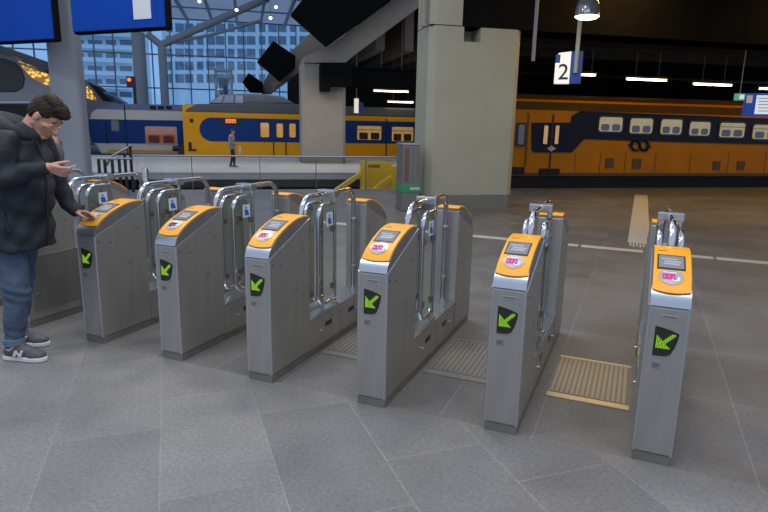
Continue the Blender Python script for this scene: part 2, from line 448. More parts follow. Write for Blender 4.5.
def make_gate(name='ticket_gate'):
    g = empty(name, (0,0,0))
    bm = BM(); box(bm, .004, W-.004, .004, L-.004, 0, .05); finish('plinth', bm, PLINTH, g)
    cabinet_set(g, 0); cabinet_set(g, 1)
    yf, yr = .475, L-.475*.905
    lb = None
    bm = BM(); box(bm, .001, W-.001, yf+.001, yr-.001, .05, .272)
    lb = finish('low_body', bm, STEEL, g, bevel=.003)
    bm = BM(); box(bm, -.002, W+.002, yf+.002, yr-.002, .272, .279); box(bm, .012, W-.012, yf+.002, yr-.002, .279, .283)
    finish('tray', bm, mat('tray_steel', (.42,.46,.50), .25, .9), g, bevel=.001)
    for x in (-.0006, W+.0006):
        bm = BM(); box(bm, x-.001, x+.001, 1.3605, 1.3640, .052, .272); finish('panel_joint', bm, DARKF, lb)
    for x in (0, W):
        for y in (.74, 1.11):
            bm = BM(); prism(bm, rrect(y-.048, y+.048, .165, .198, .008), x-.002, x+.002, 'yz'); finish('sensor_slot', bm, BLACK, lb)
        sg = 1 if x else -1
        for y in (.62, 1.24):
            bm = BM(); lathe(bm, [(.011,0),(.011,.008),(.008,.010),(.008,.014)], (x,y,.155), 12, Matrix.Rotation(sg*math.pi/2,4,'Y'))
            finish('chrome_stud', bm, CHROME, lb, smooth=True)
        if sg > 0:
            for y in (.545,.66,.80,.90,1.02,1.16,1.29):
                bm = BM(); tube(bm, [(x-.002,y,.222),(x+.0015,y,.222)], .005, 8); finish('side_screw', bm, SCREW, lb)
    # centre post: head block and two pivot posts
    c = W/2; yc = .90
    bm = BM(); box(bm, c-.072, c+.072, yc-.042, yc+.042, 1.085, 1.136)
    pb = finish('post_head', bm, TUBE, g, bevel=.006)
    for dx in (-.055, .055):
        bm = BM(); tube(bm, [(c+dx,yc,.28),(c+dx,yc,1.09)], .013, 14)
        lathe(bm, [(.026,.281),(.026,.296),(.014,.300)], (c+dx,yc,0))
        finish('pivot_post', bm, TUBE, g, smooth=True)
    # fixed hoops before and behind the post
    for nm, y in (('front_hoop', .520), ('rear_hoop', 1.325)):
        bm = BM(); tube(bm, [(c,y,.28),(c,y,1.112),(c,yc+(-.03 if y < yc else .03),1.112)], .019, 14, fr=.12, fn=9)
        lathe(bm, [(.032,.281),(.032,.291),(.02,.293)], (c,y,0))
        hp = finish(nm, bm, CHROME, g, smooth=True)
        wall_y = .476 if y < yc else 1.369
        for z in (.86,.47):
            bm = BM(); tube(bm, [(c,y,z),(c,wall_y,z)], .009, 10); lathe(bm, [(.022,z-.018),(.024,z-.012),(.024,z+.012),(.022,z+.018)], (c,y,0), 14)
            finish('hoop_bracket', bm, TUBE, hp, smooth=True)
    # two door leaves folded open along the gate
    for s in (-1, 1):
        x = c+s*.055; y0 = .655
        d = finish('door_leaf', (lambda b: (tube(b, [(x,yc-.012,1.045),(x,y0,1.045),(x,y0,.325),(x,yc-.012,.325)], .0165, 14, fr=.085, fn=8), b)[1])(BM()), CHROME, g, smooth=True)
        bm = BM(); prism(bm, rrect(y0+.014, yc-.012, .345, 1.03, .06), x-.004, x+.004, 'yz'); finish('glass_pane', bm, LEAFG, d)
        for z in (.43, .86):
            for y in (y0+.03, yc-.03):
                bm = BM(); box(bm, x-.011, x+.011, y-.022, y+.022, z-.022, z+.022); finish('glass_clamp', bm, CLAMP, d, bevel=.003)
        bm = BM(); xs = x+s*.0046; box(bm, min(xs,xs+s*.001), max(xs,xs+s*.001), .765, .855, .885, .985); sk = finish('door_sticker', bm, STICK, d)
    # a blue pictogram on each sticker
    for d in [o for o in g.children if o.name.startswith('door_leaf')]:
        s = -1 if d.data.vertices[0].co.x < c else 1
        x = c+s*.055+s*.0058
        bm = BM(); x0, x1 = min(x, x+s*.0008), max(x, x+s*.0008)
        prism(bm, rrect(.795,.815,.950,.970,.0098), x0, x1, 'yz'); prism(bm, [(.785,.945),(.825,.945),(.845,.900),(.790,.900)], x0, x1, 'yz')
        finish('door_pictogram', bm, BLUE_S, d)
    return g
GXS = [-3.91, -3.17, -2.395, -1.664, -.918, -.146, .609, 1.355]
GLAB = ['grey steel ticket gate at the left picture edge, behind the man\'s back',
        'ticket gate with an access door on its side, right behind the man\'s jeans',
        'ticket gate whose card reader the man in the dark parka touches',
        'ticket gate second from the man, next after the one he is touching',
        'ticket gate in mid-row, third from the man counting the touched one as first',
        'ticket gate third from the right end, before the big grey pillar\'s left side',
        'ticket gate seen nearly end-on, left of the bright ribbed floor plate',
        'ticket gate at the right end of the row, right of the bright floor plate']
GDX = [0,0,0,.004,.004,.004,.004,0]; GDY = [.01,.01,.012,.004,-.03,-.034,-.018,.008]
gate0 = make_gate()
gates = []
for i, x in enumerate(GXS):
    g = gate0 if i == 0 else copy_tree(gate0)
    g.location = g2w(x+GDX[i], GDY[i], 0); g.rotation_euler = (0, 0, YAW)
    tag(g, GLAB[i], 'ticket gate', 'row of ticket gates'); gates.append(g)
# access door on the end-of-block gate's side
g = gates[1]
bm = BM(); box(bm, W+.0005, W+.006, .06, .60, .12, .56); dr = finish('access_door', bm, STEEL_D, g, bevel=.003)
bm = BM(); tube(bm, [(W+.005,.10,.25),(W+.016,.10,.25)], .013, 12); tube(bm, [(W+.005,.10,.28),(W+.009,.10,.28)], .006, 12); finish('door_lock', bm, CHROME, dr, smooth=True)
# ribbed steel plates in the lanes
def plate_mat():
    m = bpy.data.materials.new('ribbed_plate'); m.use_nodes = True; nt = m.node_tree; b = nt.nodes['Principled BSDF']
    b.inputs['Metallic'].default_value = .55; b.inputs['Roughness'].default_value = .42; b.inputs['Base Color'].default_value = (.37,.35,.28,1)
    return m
PLM = plate_mat()
PLB = mat('plate_edge_reflection', (.55,.50,.34), .35, .5)  # yellowish reflection painted into the colours of the bright lane's plate
PLR = mat('dull_plate_rib', (.24,.235,.215), .5, .35)
PLD = mat('worn_plate', (.20,.195,.175), .5, .35, .1, 10)
for i, (a, b_, lab) in enumerate(((2,3,'lane before the man\'s touched gate and the next'),(3,4,''),(4,5,''),(5,6,''),(6,7,''))):
    if i < 2: continue
    x0, x1 = GXS[a]+W+.02, GXS[b_]-.012
    if i == 4: x0 += .045
    w_ = x1-x0; n = 15; bright = i == 4
    bm = BM(); box(bm, 0, w_, .55, 1.28, -.004, .003)
    o = finish('floor_plate', bm, PLD); o.location = g2w(x0, 0, 0); o.rotation_euler = (0,0,YAW)
    for q in range(n):
        xa = .02+q*(w_-.04)/n; bm = BM(); box(bm, xa, xa+(w_-.04)/n*.62, .63, 1.23, .0025, .007)
        finish('rib', bm, PLM if bright else PLR, o)
    for ya, yb in ((.555,.615),(1.24,1.275)):
        bm = BM(); box(bm, .01, w_-.01, ya, yb, .0025, .006); finish('edge_band', bm, PLB if bright else PLR, o)
    tag(o, {2:'dull ribbed floor plate in the lane left of the gate before the big pillar',
            3:'dull ribbed floor plate in the middle lane, left of the gate seen end-on',
            4:'bright yellowish ribbed floor plate between the two right-hand gates'}[i], 'floor plate', 'ribbed plates in the gate lanes')

# wall under the platform, set well back; recess shade put into its dark colour
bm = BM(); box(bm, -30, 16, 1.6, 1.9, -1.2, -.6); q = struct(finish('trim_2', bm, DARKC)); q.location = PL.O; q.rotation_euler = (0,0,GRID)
# ------------------------------------------------------------------ people
SKIN = mat('skin', (.50,.27,.20), .5, 0, .06, 30)
HAIR = mat('brown_hair', (.024,.014,.009), .6, 0, .4, 60, (1,1,.3), bump=.4, bscale=110, spec=.25)
COATM = mat('dark_blue_parka', (.0085,.0135,.021), .75, 0, .25, 9, bump=.7, bscale=13)
DENIM = mat('blue_denim', (.055,.085,.14), .8, 0, .3, 11, bump=.6, bscale=16)
SHOEM = mat('grey_shoe', (.08,.085,.095), .7, 0, .3, 40)
SOLEM = mat('white_sole', (.62,.62,.62), .6)
def hand(bm, wrist, d, nrm, side, curl, thumb=(.6,.55,.45), s=1.0, spread=.06):
    """palm, four unequal fingers and a thumb; side=+1 puts the thumb towards d x nrm"""
    d = Vector(d).normalized(); nrm = Vector(nrm); nrm = (nrm-d*nrm.dot(d)).normalized(); lat = d.cross(nrm)*side
    w = Vector(wrist)
    fl = (.072,.080,.074,.058)
    for k in range(4):
        off = (.030-.0195*k)*s
        kn = w + d*(.092-.004*abs(k-1))*s + lat*off
        cap(bm, w+d*.012*s+lat*off*.55, kn, .0145*s, .0105*s, 10)
        p = kn; a = 0; dirn = (d+lat*spread*(1.2-.8*k)).normalized()
        c = curl[k]
        for j, (f, r0, r1) in enumerate(((.45,.0098,.0088),(.31,.0088,.0080),(.24,.0080,.0066))):
            a += c*(.9,1.1,.7)[j]
            v = dirn*math.cos(a)+nrm*math.sin(a)
            q = p+v*fl[k]*f*s; cap(bm, p, q, r0*s, r1*s, 10); p = q
    b0 = w+d*.020*s+lat*.020*s+nrm*.006*s
    tv = (d*thumb[0]+lat*thumb[1]+nrm*thumb[2]).normalized()
    q = b0+tv*.045*s; cap(bm, b0, q, .0150*s, .0115*s, 10)
    tv2 = (tv+d*.35+nrm*.15).normalized(); q2 = q+tv2*.032*s; cap(bm, q, q2, .0112*s, .0098*s, 10)
    q3 = q2+(tv2+d*.2).normalized()*.024*s; cap(bm, q2, q3, .0098*s, .0078*s, 10)
def head_shapes(bm, M, s=1.0):
    def E(c, r): 
        T = BM(); ell(T, c, r, u=18, v=12); outl(T, M)
        me = bpy.data.meshes.new('t'); T.to_mesh(me); T.free(); bm.from_mesh(me); bpy.data.meshes.remove(me)
    def Cp(a, b, ra, rb): cap(bm, M@Vector(a), M@Vector(b), ra*s, rb*s, 10)
    E((-.012,0,.030), (.099,.077,.100)); E((.022,0,-.028), (.074,.066,.080)); E((.030,0,-.070), (.058,.054,.050))
    Cp((.066,-.016,-.108),(.066,.016,-.108), .019, .019)                      # chin
    Cp((-.005,-.052,-.055),(.050,-.030,-.100), .020, .018); Cp((-.005,.052,-.055),(.050,.030,-.100), .020, .018)   # jaw
    Cp((.086,0,.012),(.112,0,-.034), .009, .0135)                              # nose
    for y in (-.011,.011): Cp((.098,y,-.036),(.100,y,-.037), .009, .009)
    Cp((.078,-.030,.022),(.087,-.008,.018), .011, .010); Cp((.078,.030,.022),(.087,.008,.018), .011, .010)   # brows
    Cp((.062,-.042,-.020),(.050,-.052,-.024), .017, .016); Cp((.062,.042,-.020),(.050,.052,-.024), .017, .016)   # cheeks
    Cp((.089,-.016,-.064),(.089,.016,-.064), .0068, .0068); Cp((.086,-.014,-.075),(.086,.014,-.075), .0075, .0075)   # lips
    for y in (-.078,.078):
        E((-.010,y,-.008), (.020,.010,.033)); 
def place(bm, base): return outl(bm, Matrix.Translation(-Vector(base)))
def eyes(M, base, parent):
    for y in (-.031,.031):
        b = BM(); ell(b, (.0735,y,-.001), (.010,.012,.0065), u=12, v=8); outl(b, M); e = finish('eye', place(b, base), mat('eye_white', (.55,.52,.50), .2), parent, smooth=True)
        b = BM(); ell(b, (.0810,y,-.003), (.004,.0052,.0048), u=10, v=8); outl(b, M); finish('iris', place(b, base), mat('eye_dark', (.03,.02,.015), .2), e, smooth=True)
        b = BM(); tube(b, [(.078,y-.017,.027),(.087,y,.031),(.078,y+.017,.027)], .0042, 6); outl(b, M); finish('eyebrow', place(b, base), HAIR, parent, smooth=True)
def shoe(parent, base, toe_dir, ankle, L_=.295, sock=True, m=None, emblem=False, side=1):
    """sole and upper; ankle is the point above the heel part"""
    a = math.atan2(toe_dir[1], toe_dir[0]); M = Matrix.Translation((ankle[0], ankle[1], 0)) @ Matrix.Rotation(a, 4, 'Z')
    s = L_/.295
    foot = [(-.085,0),(-.080,.030),(-.05,.038),(.02,.036),(.09,.046),(.15,.046),(.19,.030),(.207,0)]
    pts = [(x*s, y*s) for x, y in foot] + [(x*s, -y*s) for x, y in foot[-2:0:-1]]
    b = BM(); prism(b, pts, .002, .030*s, 'xy'); outl(b, M)
    b2 = BM()
    for p, q, r0, r1 in (((-.045,0,.055),(.02,0,.065),.038,.045),((.02,0,.068),(.12,.006,.046),.047,.038),((.12,.010,.044),(.165,.006,.038),.038,.031),((.12,-.012,.044),(.160,-.006,.038),.036,.031),((-.035,0,.05),(-.026,0,.105),.038,.046),((.0,0,.06),(.018,0,.100),.046,.044),((.03,0,.085),(.09,0,.062),.036,.030)):
        cap(b2, [c*s for c in p], [c*s for c in q], r0*s, r1*s, 12)
    for v in b2.verts:
        if v.co.z < .02*s: v.co.z = .02*s
    b2 = remesh(b2, .006, 3); outl(b2, M)
    sh = finish('shoe', place(b2, base), m or SHOEM, parent, smooth=True)
    finish('sole', place(b, base), SOLEM, sh, bevel=.006)
    if emblem:
        pk = mat('pale_pink', (.72,.55,.60), .6); y = -.047
        for nm, pl in (('shoe_emblem', [(.005,.038),(.022,.078),(.034,.078),(.050,.052),(.064,.078),(.078,.078),(.060,.036),(.047,.036),(.032,.060),(.022,.038)]),):
            b = BM(); prism(b, [(x*s, z*s) for x, z in pl], side*.036*s, side*.0475*s, 'xz'); outl(b, M); finish(nm, place(b, base), pk, sh)
        b = BM(); tube(b, [M@Vector((-.07*s,side*.022*s,.10*s)), M@Vector((-.02*s,side*.043*s,.072*s)), M@Vector((.02*s,side*.042*s,.105*s))], .006*s, 8, fr=.02); finish('collar_stripe', place(b, base), SOLEM, sh, smooth=True)
        b = BM()
        for x in (.045,.065,.085): tube(b, [M@Vector((x*s,-.022*s,(.093-.25*(x-.045))*s)), M@Vector(((x+.006)*s,0,(.101-.25*(x-.045))*s)), M@Vector((x*s,.022*s,(.093-.25*(x-.045))*s))], .004*s, 6)
        finish('laces', place(b, base), mat('lace', (.22,.23,.25), .7), sh, smooth=True)
    return sh

# --- the man tapping his card at the gate
base = Vector((-2.46, 3.90, 0))
man = empty('person', base, 0, 'man in dark blue hooded parka and jeans tapping a gate while holding a phone', 'person')
HM = Matrix.Translation((-2.190, 3.90, 1.612)) @ Matrix.Rotation(R(-5), 4, 'Z') @ Matrix.Rotation(R(44), 4, 'Y') @ Matrix.Diagonal((1.02,1.02,1.02,1))
bm = BM()
head_shapes(bm, HM, 1.02)
nb = Vector((-2.345, 3.90, 1.475))
cap(bm, HM@Vector((-.035,0,-.045)), nb, .060, .066); cap(bm, HM@Vector((-.005,0,-.065)), nb+Vector((.02,0,0)), .05, .06)
cap(bm, nb+Vector((-.03,0,-.10)), (-2.42,3.90,1.10), .10, .13); cap(bm, (-2.42,3.90,1.10), (-2.46,3.90,.86), .13, .13)
shN, elN, wrN = Vector((-2.355,3.70,1.445)), Vector((-2.37,3.635,1.235)), Vector((-2.105,3.71,1.305))
shF, elF, wrF = Vector((-2.355,4.10,1.435)), Vector((-2.33,4.20,1.15)), Vector((-2.205,4.175,.955))
lo = Vector((0,0,-.05)); chain(bm, [nb+lo, shN+lo*.4, elN, wrN], [.045,.045,.040,.029]); chain(bm, [nb+lo, shF+lo*.4, elF, wrF], [.045,.045,.040,.029])
hipN, knN, anN = Vector((-2.475,3.80,.84)), Vector((-2.43,3.775,.47)), Vector((-2.485,3.765,.10))
hipF, knF, anF = Vector((-2.50,4.00,.84)), Vector((-2.545,4.01,.47)), Vector((-2.625,4.03,.10))
chain(bm, [hipN, knN, anN, anN+Vector((.10,-.01,-.055))], [.085,.055,.040,.020]); chain(bm, [hipF, knF, anF, anF+Vector((.10,0,-.055))], [.085,.055,.040,.020])
cap(bm, hipN, hipF, .09, .09)
# right hand closed round the phone, left hand with a card on the reader
hand(bm, wrN, (.86,.12,-.30), (.25,.9,.28), 1, (.55,.6,.65,.7), (.75,.45,.35), 1.0)
hand(bm, wrF, (.98,-.05,-.02), (.05,-.35,-.93), -1, (.28,.34,.40,.45), (.8,.45,.4), 1.0)
bm = remesh(bm, .0042, 4)
body = finish('body', place(bm, base), SKIN, man, smooth=True, angle=80)
eyes(HM, base, man)
# short brown hair, fuller on top
bm = BM()
for c, r in (((-.018,0,.042),(.101,.083,.097)), ((-.050,0,.005),(.070,.078,.075)), ((.035,0,.100),(.062,.064,.042)), ((.072,.006,.088),(.040,.056,.032)), ((-.01,-.02,.120),(.07,.05,.036))):
    T = BM(); ell(T, c, r, u=20, v=14); me = bpy.data.meshes.new('t'); T.to_mesh(me); T.free(); bm.from_mesh(me); bpy.data.meshes.remove(me)
bm = remesh(bm, .005, 3)
for v in bm.verts:                       # cut the hairline: clear of brow, temple and ear
    x, y, z = v.co
    lim = .048 if x > .030 else (.020 if x > -.035 else -.055)
    t = max(0, min(1, (x+.035)/.065)); lim = -.075 if x < -.055 else (-.075+.075*(x+.055)/.035 if x < -.02 else (.002+.03*max(0,(x-.01)/.05) if x < .055 else .048))
    if z < lim: v.co = Vector((x*.62-.01, y*.62, z*.5+lim*.5))
    n = math.sin(x*210+y*90)*math.sin(y*170+z*120)*.0022; v.co += Vector((n*.5, n, n))
outl(bm, HM)
finish('hair', place(bm, base), HAIR, man, smooth=True, angle=80)
# parka
bm = BM()
def elli(c, r, rot=None): ell(bm, c, r, rot, 24, 16)
elli((-2.395,3.90,1.31), (.185,.235,.215)); elli((-2.40,3.90,1.12), (.185,.235,.26)); elli((-2.37,3.90,1.43), (.13,.20,.11))
lathe(bm, [(.9,-.345),(1.03,-.34),(1.0,0),(.96,.12)], n=28, M=Matrix.Translation((-2.435,3.90,1.10)) @ Matrix.Shear('XY', 4, (-.03,0)) @ Matrix.Diagonal((.175,.235,1,1)))
chain(bm, [shN+Vector((-.01,.05,0)), shN, elN, elN+(wrN-elN)*.90], [.085,.088,.073,.047])
chain(bm, [shF+Vector((-.01,-.05,0)), shF, elF, elF+(wrF-elF)*.90], [.085,.088,.070,.050])
cap(bm, (-2.36,3.90,1.46), (-2.30,3.90,1.505), .115, .082)
bm = remesh(bm, .009, 5)
rnd = random.Random(3)
for v in bm.verts:
    p = v.co; v.co += v.normal*(.006*math.sin(p.z*38+p.x*22+math.sin(p.y*17))+.005*math.sin(p.x*47-p.z*31+p.y*20))
coat = finish('parka', place(bm, base), COATM, man, smooth=True, angle=80)
bm = BM(); hood = []
for k in range(15):
    t = R(-150+300*k/14)          # round the back of the neck, open at the throat
    hood.append(Vector((-2.365-.120*math.cos(t), 3.90+.130*math.sin(t), 1.545+.030*math.cos(t)-.040*(1-math.cos(t))*.5)))
tube(bm, hood, lambda t: .030+.040*math.sin(math.pi*t), 12)
T = BM(); ell(T, (-2.47,3.90,1.53), (.105,.15,.095)); me = bpy.data.meshes.new('t'); T.to_mesh(me); T.free(); bm.from_mesh(me); bpy.data.meshes.remove(me)
bm = remesh(bm, .009, 4); finish('hood', place(bm, base), COATM, coat, smooth=True, angle=80)
bm = BM(); tube(bm, [(-2.243,3.86,1.46),(-2.205,3.86,1.31),(-2.207,3.86,1.12),(-2.240,3.86,.775)], .008, 8, fr=.05); finish('zip_edge', place(bm, base), BLACK, coat, smooth=True)
bm = BM(); prism(bm, [(-2.40,1.02),(-2.385,1.025),(-2.35,.90),(-2.365,.895)], 3.652, 3.68, 'xz'); finish('pocket_welt', place(bm, base), mat('parka_trim', (.010,.013,.018), .8), coat, bevel=.003)
# jeans
bm = BM()
chain(bm, [hipN, knN, anN+Vector((.002,0,.035))], [.112,.083,.060]); chain(bm, [hipF, knF, anF+Vector((.005,0,.035))], [.112,.083,.060]); cap(bm, hipN+Vector((0,.05,.03)), hipF+Vector((0,-.05,.03)), .12, .12)
bm = remesh(bm, .008, 4)
for v in bm.verts:
    p = v.co; k = max(0, 1-abs(p.z-.47)/.12)+max(0, 1-abs(p.z-.19)/.09)*.8
    v.co += v.normal*(.004*math.sin(p.z*30+p.y*20)+.005*k*math.sin(p.z*95+p.x*40))
je = finish('jeans', place(bm, base), DENIM, man, smooth=True, angle=80)
for an in (anN, anF):
    bm = BM(); lathe(bm, [(.060,.112),(.067,.113),(.067,.152),(.058,.156)], (an.x+.002, an.y, 0), 20); finish('turn_up', place(bm, base), mat('pale_denim', (.10,.15,.22), .8, 0, .2, 20), je, smooth=True)
shoe(man, base, (1,-.10), (anN.x+.01, anN.y), .31, emblem=True, side=-1)
shoe(man, base, (1,0), (anF.x+.01, anF.y), .31, emblem=True, side=-1)
# the phone and the card he holds
bm = BM(); d_ = Vector((.86,.12,-.30)).normalized()
box(bm, -.010,.010, -.075,.075, -.005,.005)
ph = finish('phone', bm, mat('phone_white', (.42,.45,.46), .3), bevel=.004, seg=3)
ph.location = wrN + Vector((.118,.022,-.014)); ph.rotation_euler = (R(24), R(20), R(-112))
tag(ph, 'pale phone held up in the right hand of the man in the parka', 'phone')
bm = BM(); box(bm, -.0425,.0425,-.027,.027,-.0006,.0006)
bc = finish('travel_card', bm, mat('card_gold', (.62,.50,.16), .35)); bc.location = g2w(GXS[2]+.085, .098, 0)+Vector((-.005,0,curve_z(.098)+.024)); bc.rotation_euler = (R(24), R(-4), YAW+R(15))
tag(bc, 'small yellowish card under the man\'s fingers on the reader', 'card')

# --- two more travellers, built on one figure
def walker(name, loc, face, h, coat_c, trouser_c, hair_c, label, arm=None):
    s = h/1.75; root = empty(name, loc, face, label, 'person')
    b = BM(); HMx = Matrix.Translation((.02,0,1.62)) @ Matrix.Rotation(R(8),4,'Y')
    head_shapes(b, HMx)
    cap(b, (.0,0,1.56), (-.02,0,1.44), .052, .06); cap(b, (-.02,0,1.40), (-.02,0,1.05), .12, .12); cap(b, (-.02,.0,1.05), (-.02,0,.92), .12, .13)
    arms = []
    for sd in (-1,1):
        el, wr = Vector((-.03,sd*.25,1.13)), Vector((.06,sd*.24,.90))
        if arm == sd: el, wr = Vector((-.02,sd*.23,1.13)), Vector((.24,sd*.17,1.06))
        sh = Vector((-.02,sd*.18,1.39)); arms.append((sh, el, wr)); chain(b, [(-.02,0,1.40), sh, el, wr], [.07,.048,.038,.028])
        hand(b, wr, wr-el, (0.1,-sd,.0) if arm != sd else (0,0,-1), (1 if sd > 0 else -1), (.4,.45,.5,.55))
    hips = []
    for sd, st in ((-1,.10),(1,-.08)):
        hp, kn, an = Vector((-.02,sd*.09,.90)), Vector((.03+st*.5,sd*.09,.49)), Vector((-.03+st,sd*.09,.09)); hips.append((hp,kn,an))
        chain(b, [hp,kn,an,an+Vector((.13,0,-.05))], [.085,.055,.04,.024])
    b = remesh(b, .006, 3); outl(b, Matrix.Scale(s,4)); finish('body', b, SKIN, root, smooth=True, angle=80)
    b = BM()
    for c, r in (((-.020,0,.045),(.104,.084,.092)), ((-.050,0,-.02),(.066,.078,.09)), ((.03,0,.095),(.06,.065,.036))):
        ell(b, HMx@Vector(c), r)
    b = remesh(b, .008, 3)
    for v in b.verts:
        q = HMx.inverted()@v.co
        if q.x > .01 and q.z < .055: v.co = HMx@Vector((q.x*.6, q.y*.7, q.z*.5+.03))
    outl(b, Matrix.Scale(s,4)); finish('hair', b, hair_c, root, smooth=True, angle=80)
    b = BM(); ell(b, (-.02,0,1.28), (.15,.20,.20)); ell(b, (-.02,0,1.10), (.15,.19,.2))
    lathe(b, [(.95,-.28),(1.0,-.27),(1,0)], n=24, M=Matrix.Translation((-.02,0,1.10)) @ Matrix.Diagonal((.155,.195,1,1)))
    for sh, el, wr in arms: chain(b, [Vector((-.02,0,1.42)), sh+Vector((0,0,.005)), el, el+(wr-el)*.9], [.085,.078,.060,.045])
    cap(b, (-.02,0,1.42), (.0,0,1.49), .09, .07)
    b = remesh(b, .012, 4); outl(b, Matrix.Scale(s,4)); finish('coat', b, coat_c, root, smooth=True, angle=80)
    b = BM()
    for hp, kn, an in hips: chain(b, [hp,kn,an+Vector((0,0,.03))], [.10,.072,.05])
    b = remesh(b, .012, 3); outl(b, Matrix.Scale(s,4)); finish('trousers', b, trouser_c, root, smooth=True, angle=80)
    for hp, kn, an in hips: shoe(root, (0,0,0), (1,0), (an.x*s, an.y*s), .27*s, m=BLACK)
    return root, arms, s
pw = ground(233,167.3,-.335)
pr, arms, s = walker('person', (pw.x, pw.y, -.335), R(8), 1.66, mat('taupe_jacket', (.25,.21,.19), .8, 0, .2, 8), mat('black_trousers', (.015,.015,.018), .8), mat('black_hair', (.02,.016,.014), .6), 'person in taupe jacket and black trousers standing on the far platform', arm=-1)
wr = arms[0][2]*s
bm = BM(); prism(bm, [(-.05,0),(-.035,.10),(-.02,.16),(.02,.16),(.04,.10),(.06,-.02),(.05,-.20),(-.05,-.21)], -.03, .03, 'xz')
bg_ = finish('carrier_bag', bm, mat('pale_bag', (.55,.50,.42), .6), bevel=.02); bg_.location = pr.matrix_basis @ (wr+Vector((.10,0,-.20))); bg_.rotation_euler = (0,0,R(8))
tag(bg_, 'small pale bag hanging from the hand of the person on the platform', 'bag')
pw = atY(47,140,6.4)
walker('person', (pw.x+.02, 6.4, 0), R(5), 1.68, mat('mauve_coat', (.12,.105,.12), .8, 0, .2, 8), mat('grey_trousers', (.05,.05,.055), .8), mat('fair_hair', (.20,.13,.06), .6), 'person in greyish coat half hidden behind the man in the parka')

# ------------------------------------------------------------------ trains
ORANGE = mat('train_orange', (.52,.20,.004), .5, 0, .10, 1.5, spec=.15)
TYEL = mat('train_yellow', (.80,.36,.006), .5, 0, .06, 1.5, spec=.2)
NAVY = mat('train_navy', (.008,.012,.035), .4, spec=.2)
TBLUE = mat('train_blue', (.003,.040,.19), .4, 0, .05, 1, spec=.2)
TGREY = mat('train_roof_grey', (.10,.105,.115), .55, 0, .15, 2)
UNDER = mat('undercarriage', (.015,.013,.012), .8)
TWHITE = mat('train_white', (.62,.60,.54), .45)
BROWNR = mat('train_roof_brown', (.07,.034,.007), .6, 0, .2, 2, spec=.15)
WFRAME = mat('window_rubber', (.015,.015,.018), .4)
SEATB = mat('seat_blue', (.05,.06,.22), .7)
WARMW = mat('lit_cabin_wall', (.42,.33,.15), .6, 0, .35, 3, emit=.30, ecol=(.95,.70,.28))
ORW = mat('lit_cabin_orange', (.60,.30,.08), .6, 0, .25, 6, emit=.45, ecol=(1,.48,.10))
REDW = mat('lit_cabin_red', (.30,.09,.05), .6, 0, .6, 2.2, emit=.20, ecol=(1,.30,.14))
WGL = glass('train_glass', (.85,.88,.9), .93)
def train_root(P, s, label, name='train', cat='train'):
    e = empty(name, P.w(s,0,0), P.a, label, cat); e['s0'] = s; return e
def lb(bm, s0): return outl(bm, Matrix.Translation((-s0,0,0)))
def part(name, bm, m, root, **k): 
    return finish(name, lb(bm, root['s0']), m, root, **k)
def sub(name, bm, m, root, par, **k):
    return finish(name, lb(bm, root['s0']), m, par, **k)
def win(root, P, rc, wallm, seat=None, d=-.035, tall=False, fm=WFRAME):
    s0, s1, z0, z1 = P.rect(*rc); t = .05
    bm = BM(); r = min(.09, (s1-s0)*.3); r = min(r, (z1-z0)*.3)
    prism(bm, rrect(s0-t, s1+t, z0-t, z1+t, r), d, .02, 'xz'); f = part('window', bm, fm, root)
    bm = BM(); prism(bm, rrect(s0, s1, z0, z1, r*.8), d-.006, d+.004, 'xz'); c = sub('lit_interior', bm, wallm, root, f)
    bm = BM(); prism(bm, rrect(s0, s1, z0, z1, r*.8), d-.014, d-.010, 'xz'); sub('pane', bm, WGL, root, f)
    if seat:
        h = (z1-z0)
        for k in range(2):
            a = s0+(s1-s0)*(.08+.48*k); bm = BM(); prism(bm, rrect(a, a+(s1-s0)*.36, z0+.02, z0+h*.52, .06), d-.009, d-.005, 'xz'); sub('seat_back', bm, seat, root, f)
    if not tall and s1-s0 > .8:
        bm = BM(); box(bm, s0, s1, d-.013, d-.006, z1-(z1-z0)*.30, z1-(z1-z0)*.26); sub('window_bar', bm, fm, root, f)
    return f
def body_profile(zb, zt, zr, dep=2.8, tuck=.25):
    return [(0,zb),(0,zt),(tuck*.35,zt+(zr-zt)*.55),(tuck*1.6,zr-.04),(dep/2,zr+.05),(dep-tuck*1.6,zr-.04),(dep-tuck*.35,zt+(zr-zt)*.55),(dep,zt),(dep,zb)]

# right-hand train behind the concourse edge
PR = Plane(EDGE.w(0,.12,0))
sL = PR.px(497,150)[0]; sR = 24
rt = train_root(PR, sL, 'orange and navy passenger train standing at the right, beyond the concourse edge')
zb = PR.px(640,175)[1]; zt = PR.px(640,113)[1]; zr = PR.px(640,98)[1]
bm = BM(); prism(bm, body_profile(zb, zt, zr+.02), sL, sR, 'yz'); part('carriage_body', bm, ORANGE, rt, bevel=.02)
bm = BM(); prism(bm, [(-.012,zt+.02),(.08,zt+(zr-zt)*.55),(.38,zr-.02),(1.4,zr+.085),(1.4,zr),(.38,zr-.09),(.1,zt)], sL, sR, 'yz'); part('roof', bm, BROWNR, rt)
pl = PR.poly([(531.4,122.6),(570.5,122.6),(571.5,116),(580,111),(768,118.5)]) 
zt2 = pl[-1][1]; zb2 = PR.px(768,144.5)[1]
pl = pl + [(sR, zt2), (sR, zb2)] + PR.poly([(768,144.5),(640,141),(584,139),(571.5,152.5),(534,152.5),(531.4,150)])
bm = BM(); prism(bm, pl, -.018, .03, 'xz'); part('navy_band', bm, NAVY, rt)
for rc in ((598.6,117.2,621.5,131.5),(629.5,118.5,651.6,133.3),(660.2,119.5,680.8,134.2),(689,122,709,135.4),(719,123,743.5,137.2),(752,125,778,139)):
    win(rt, PR, rc, WARMW, SEATB)
for rc in ((543.2,125.5,547,144),(554.6,125.5,558,144)): win(rt, PR, rc, ORW, None, tall=True, fm=NAVY)
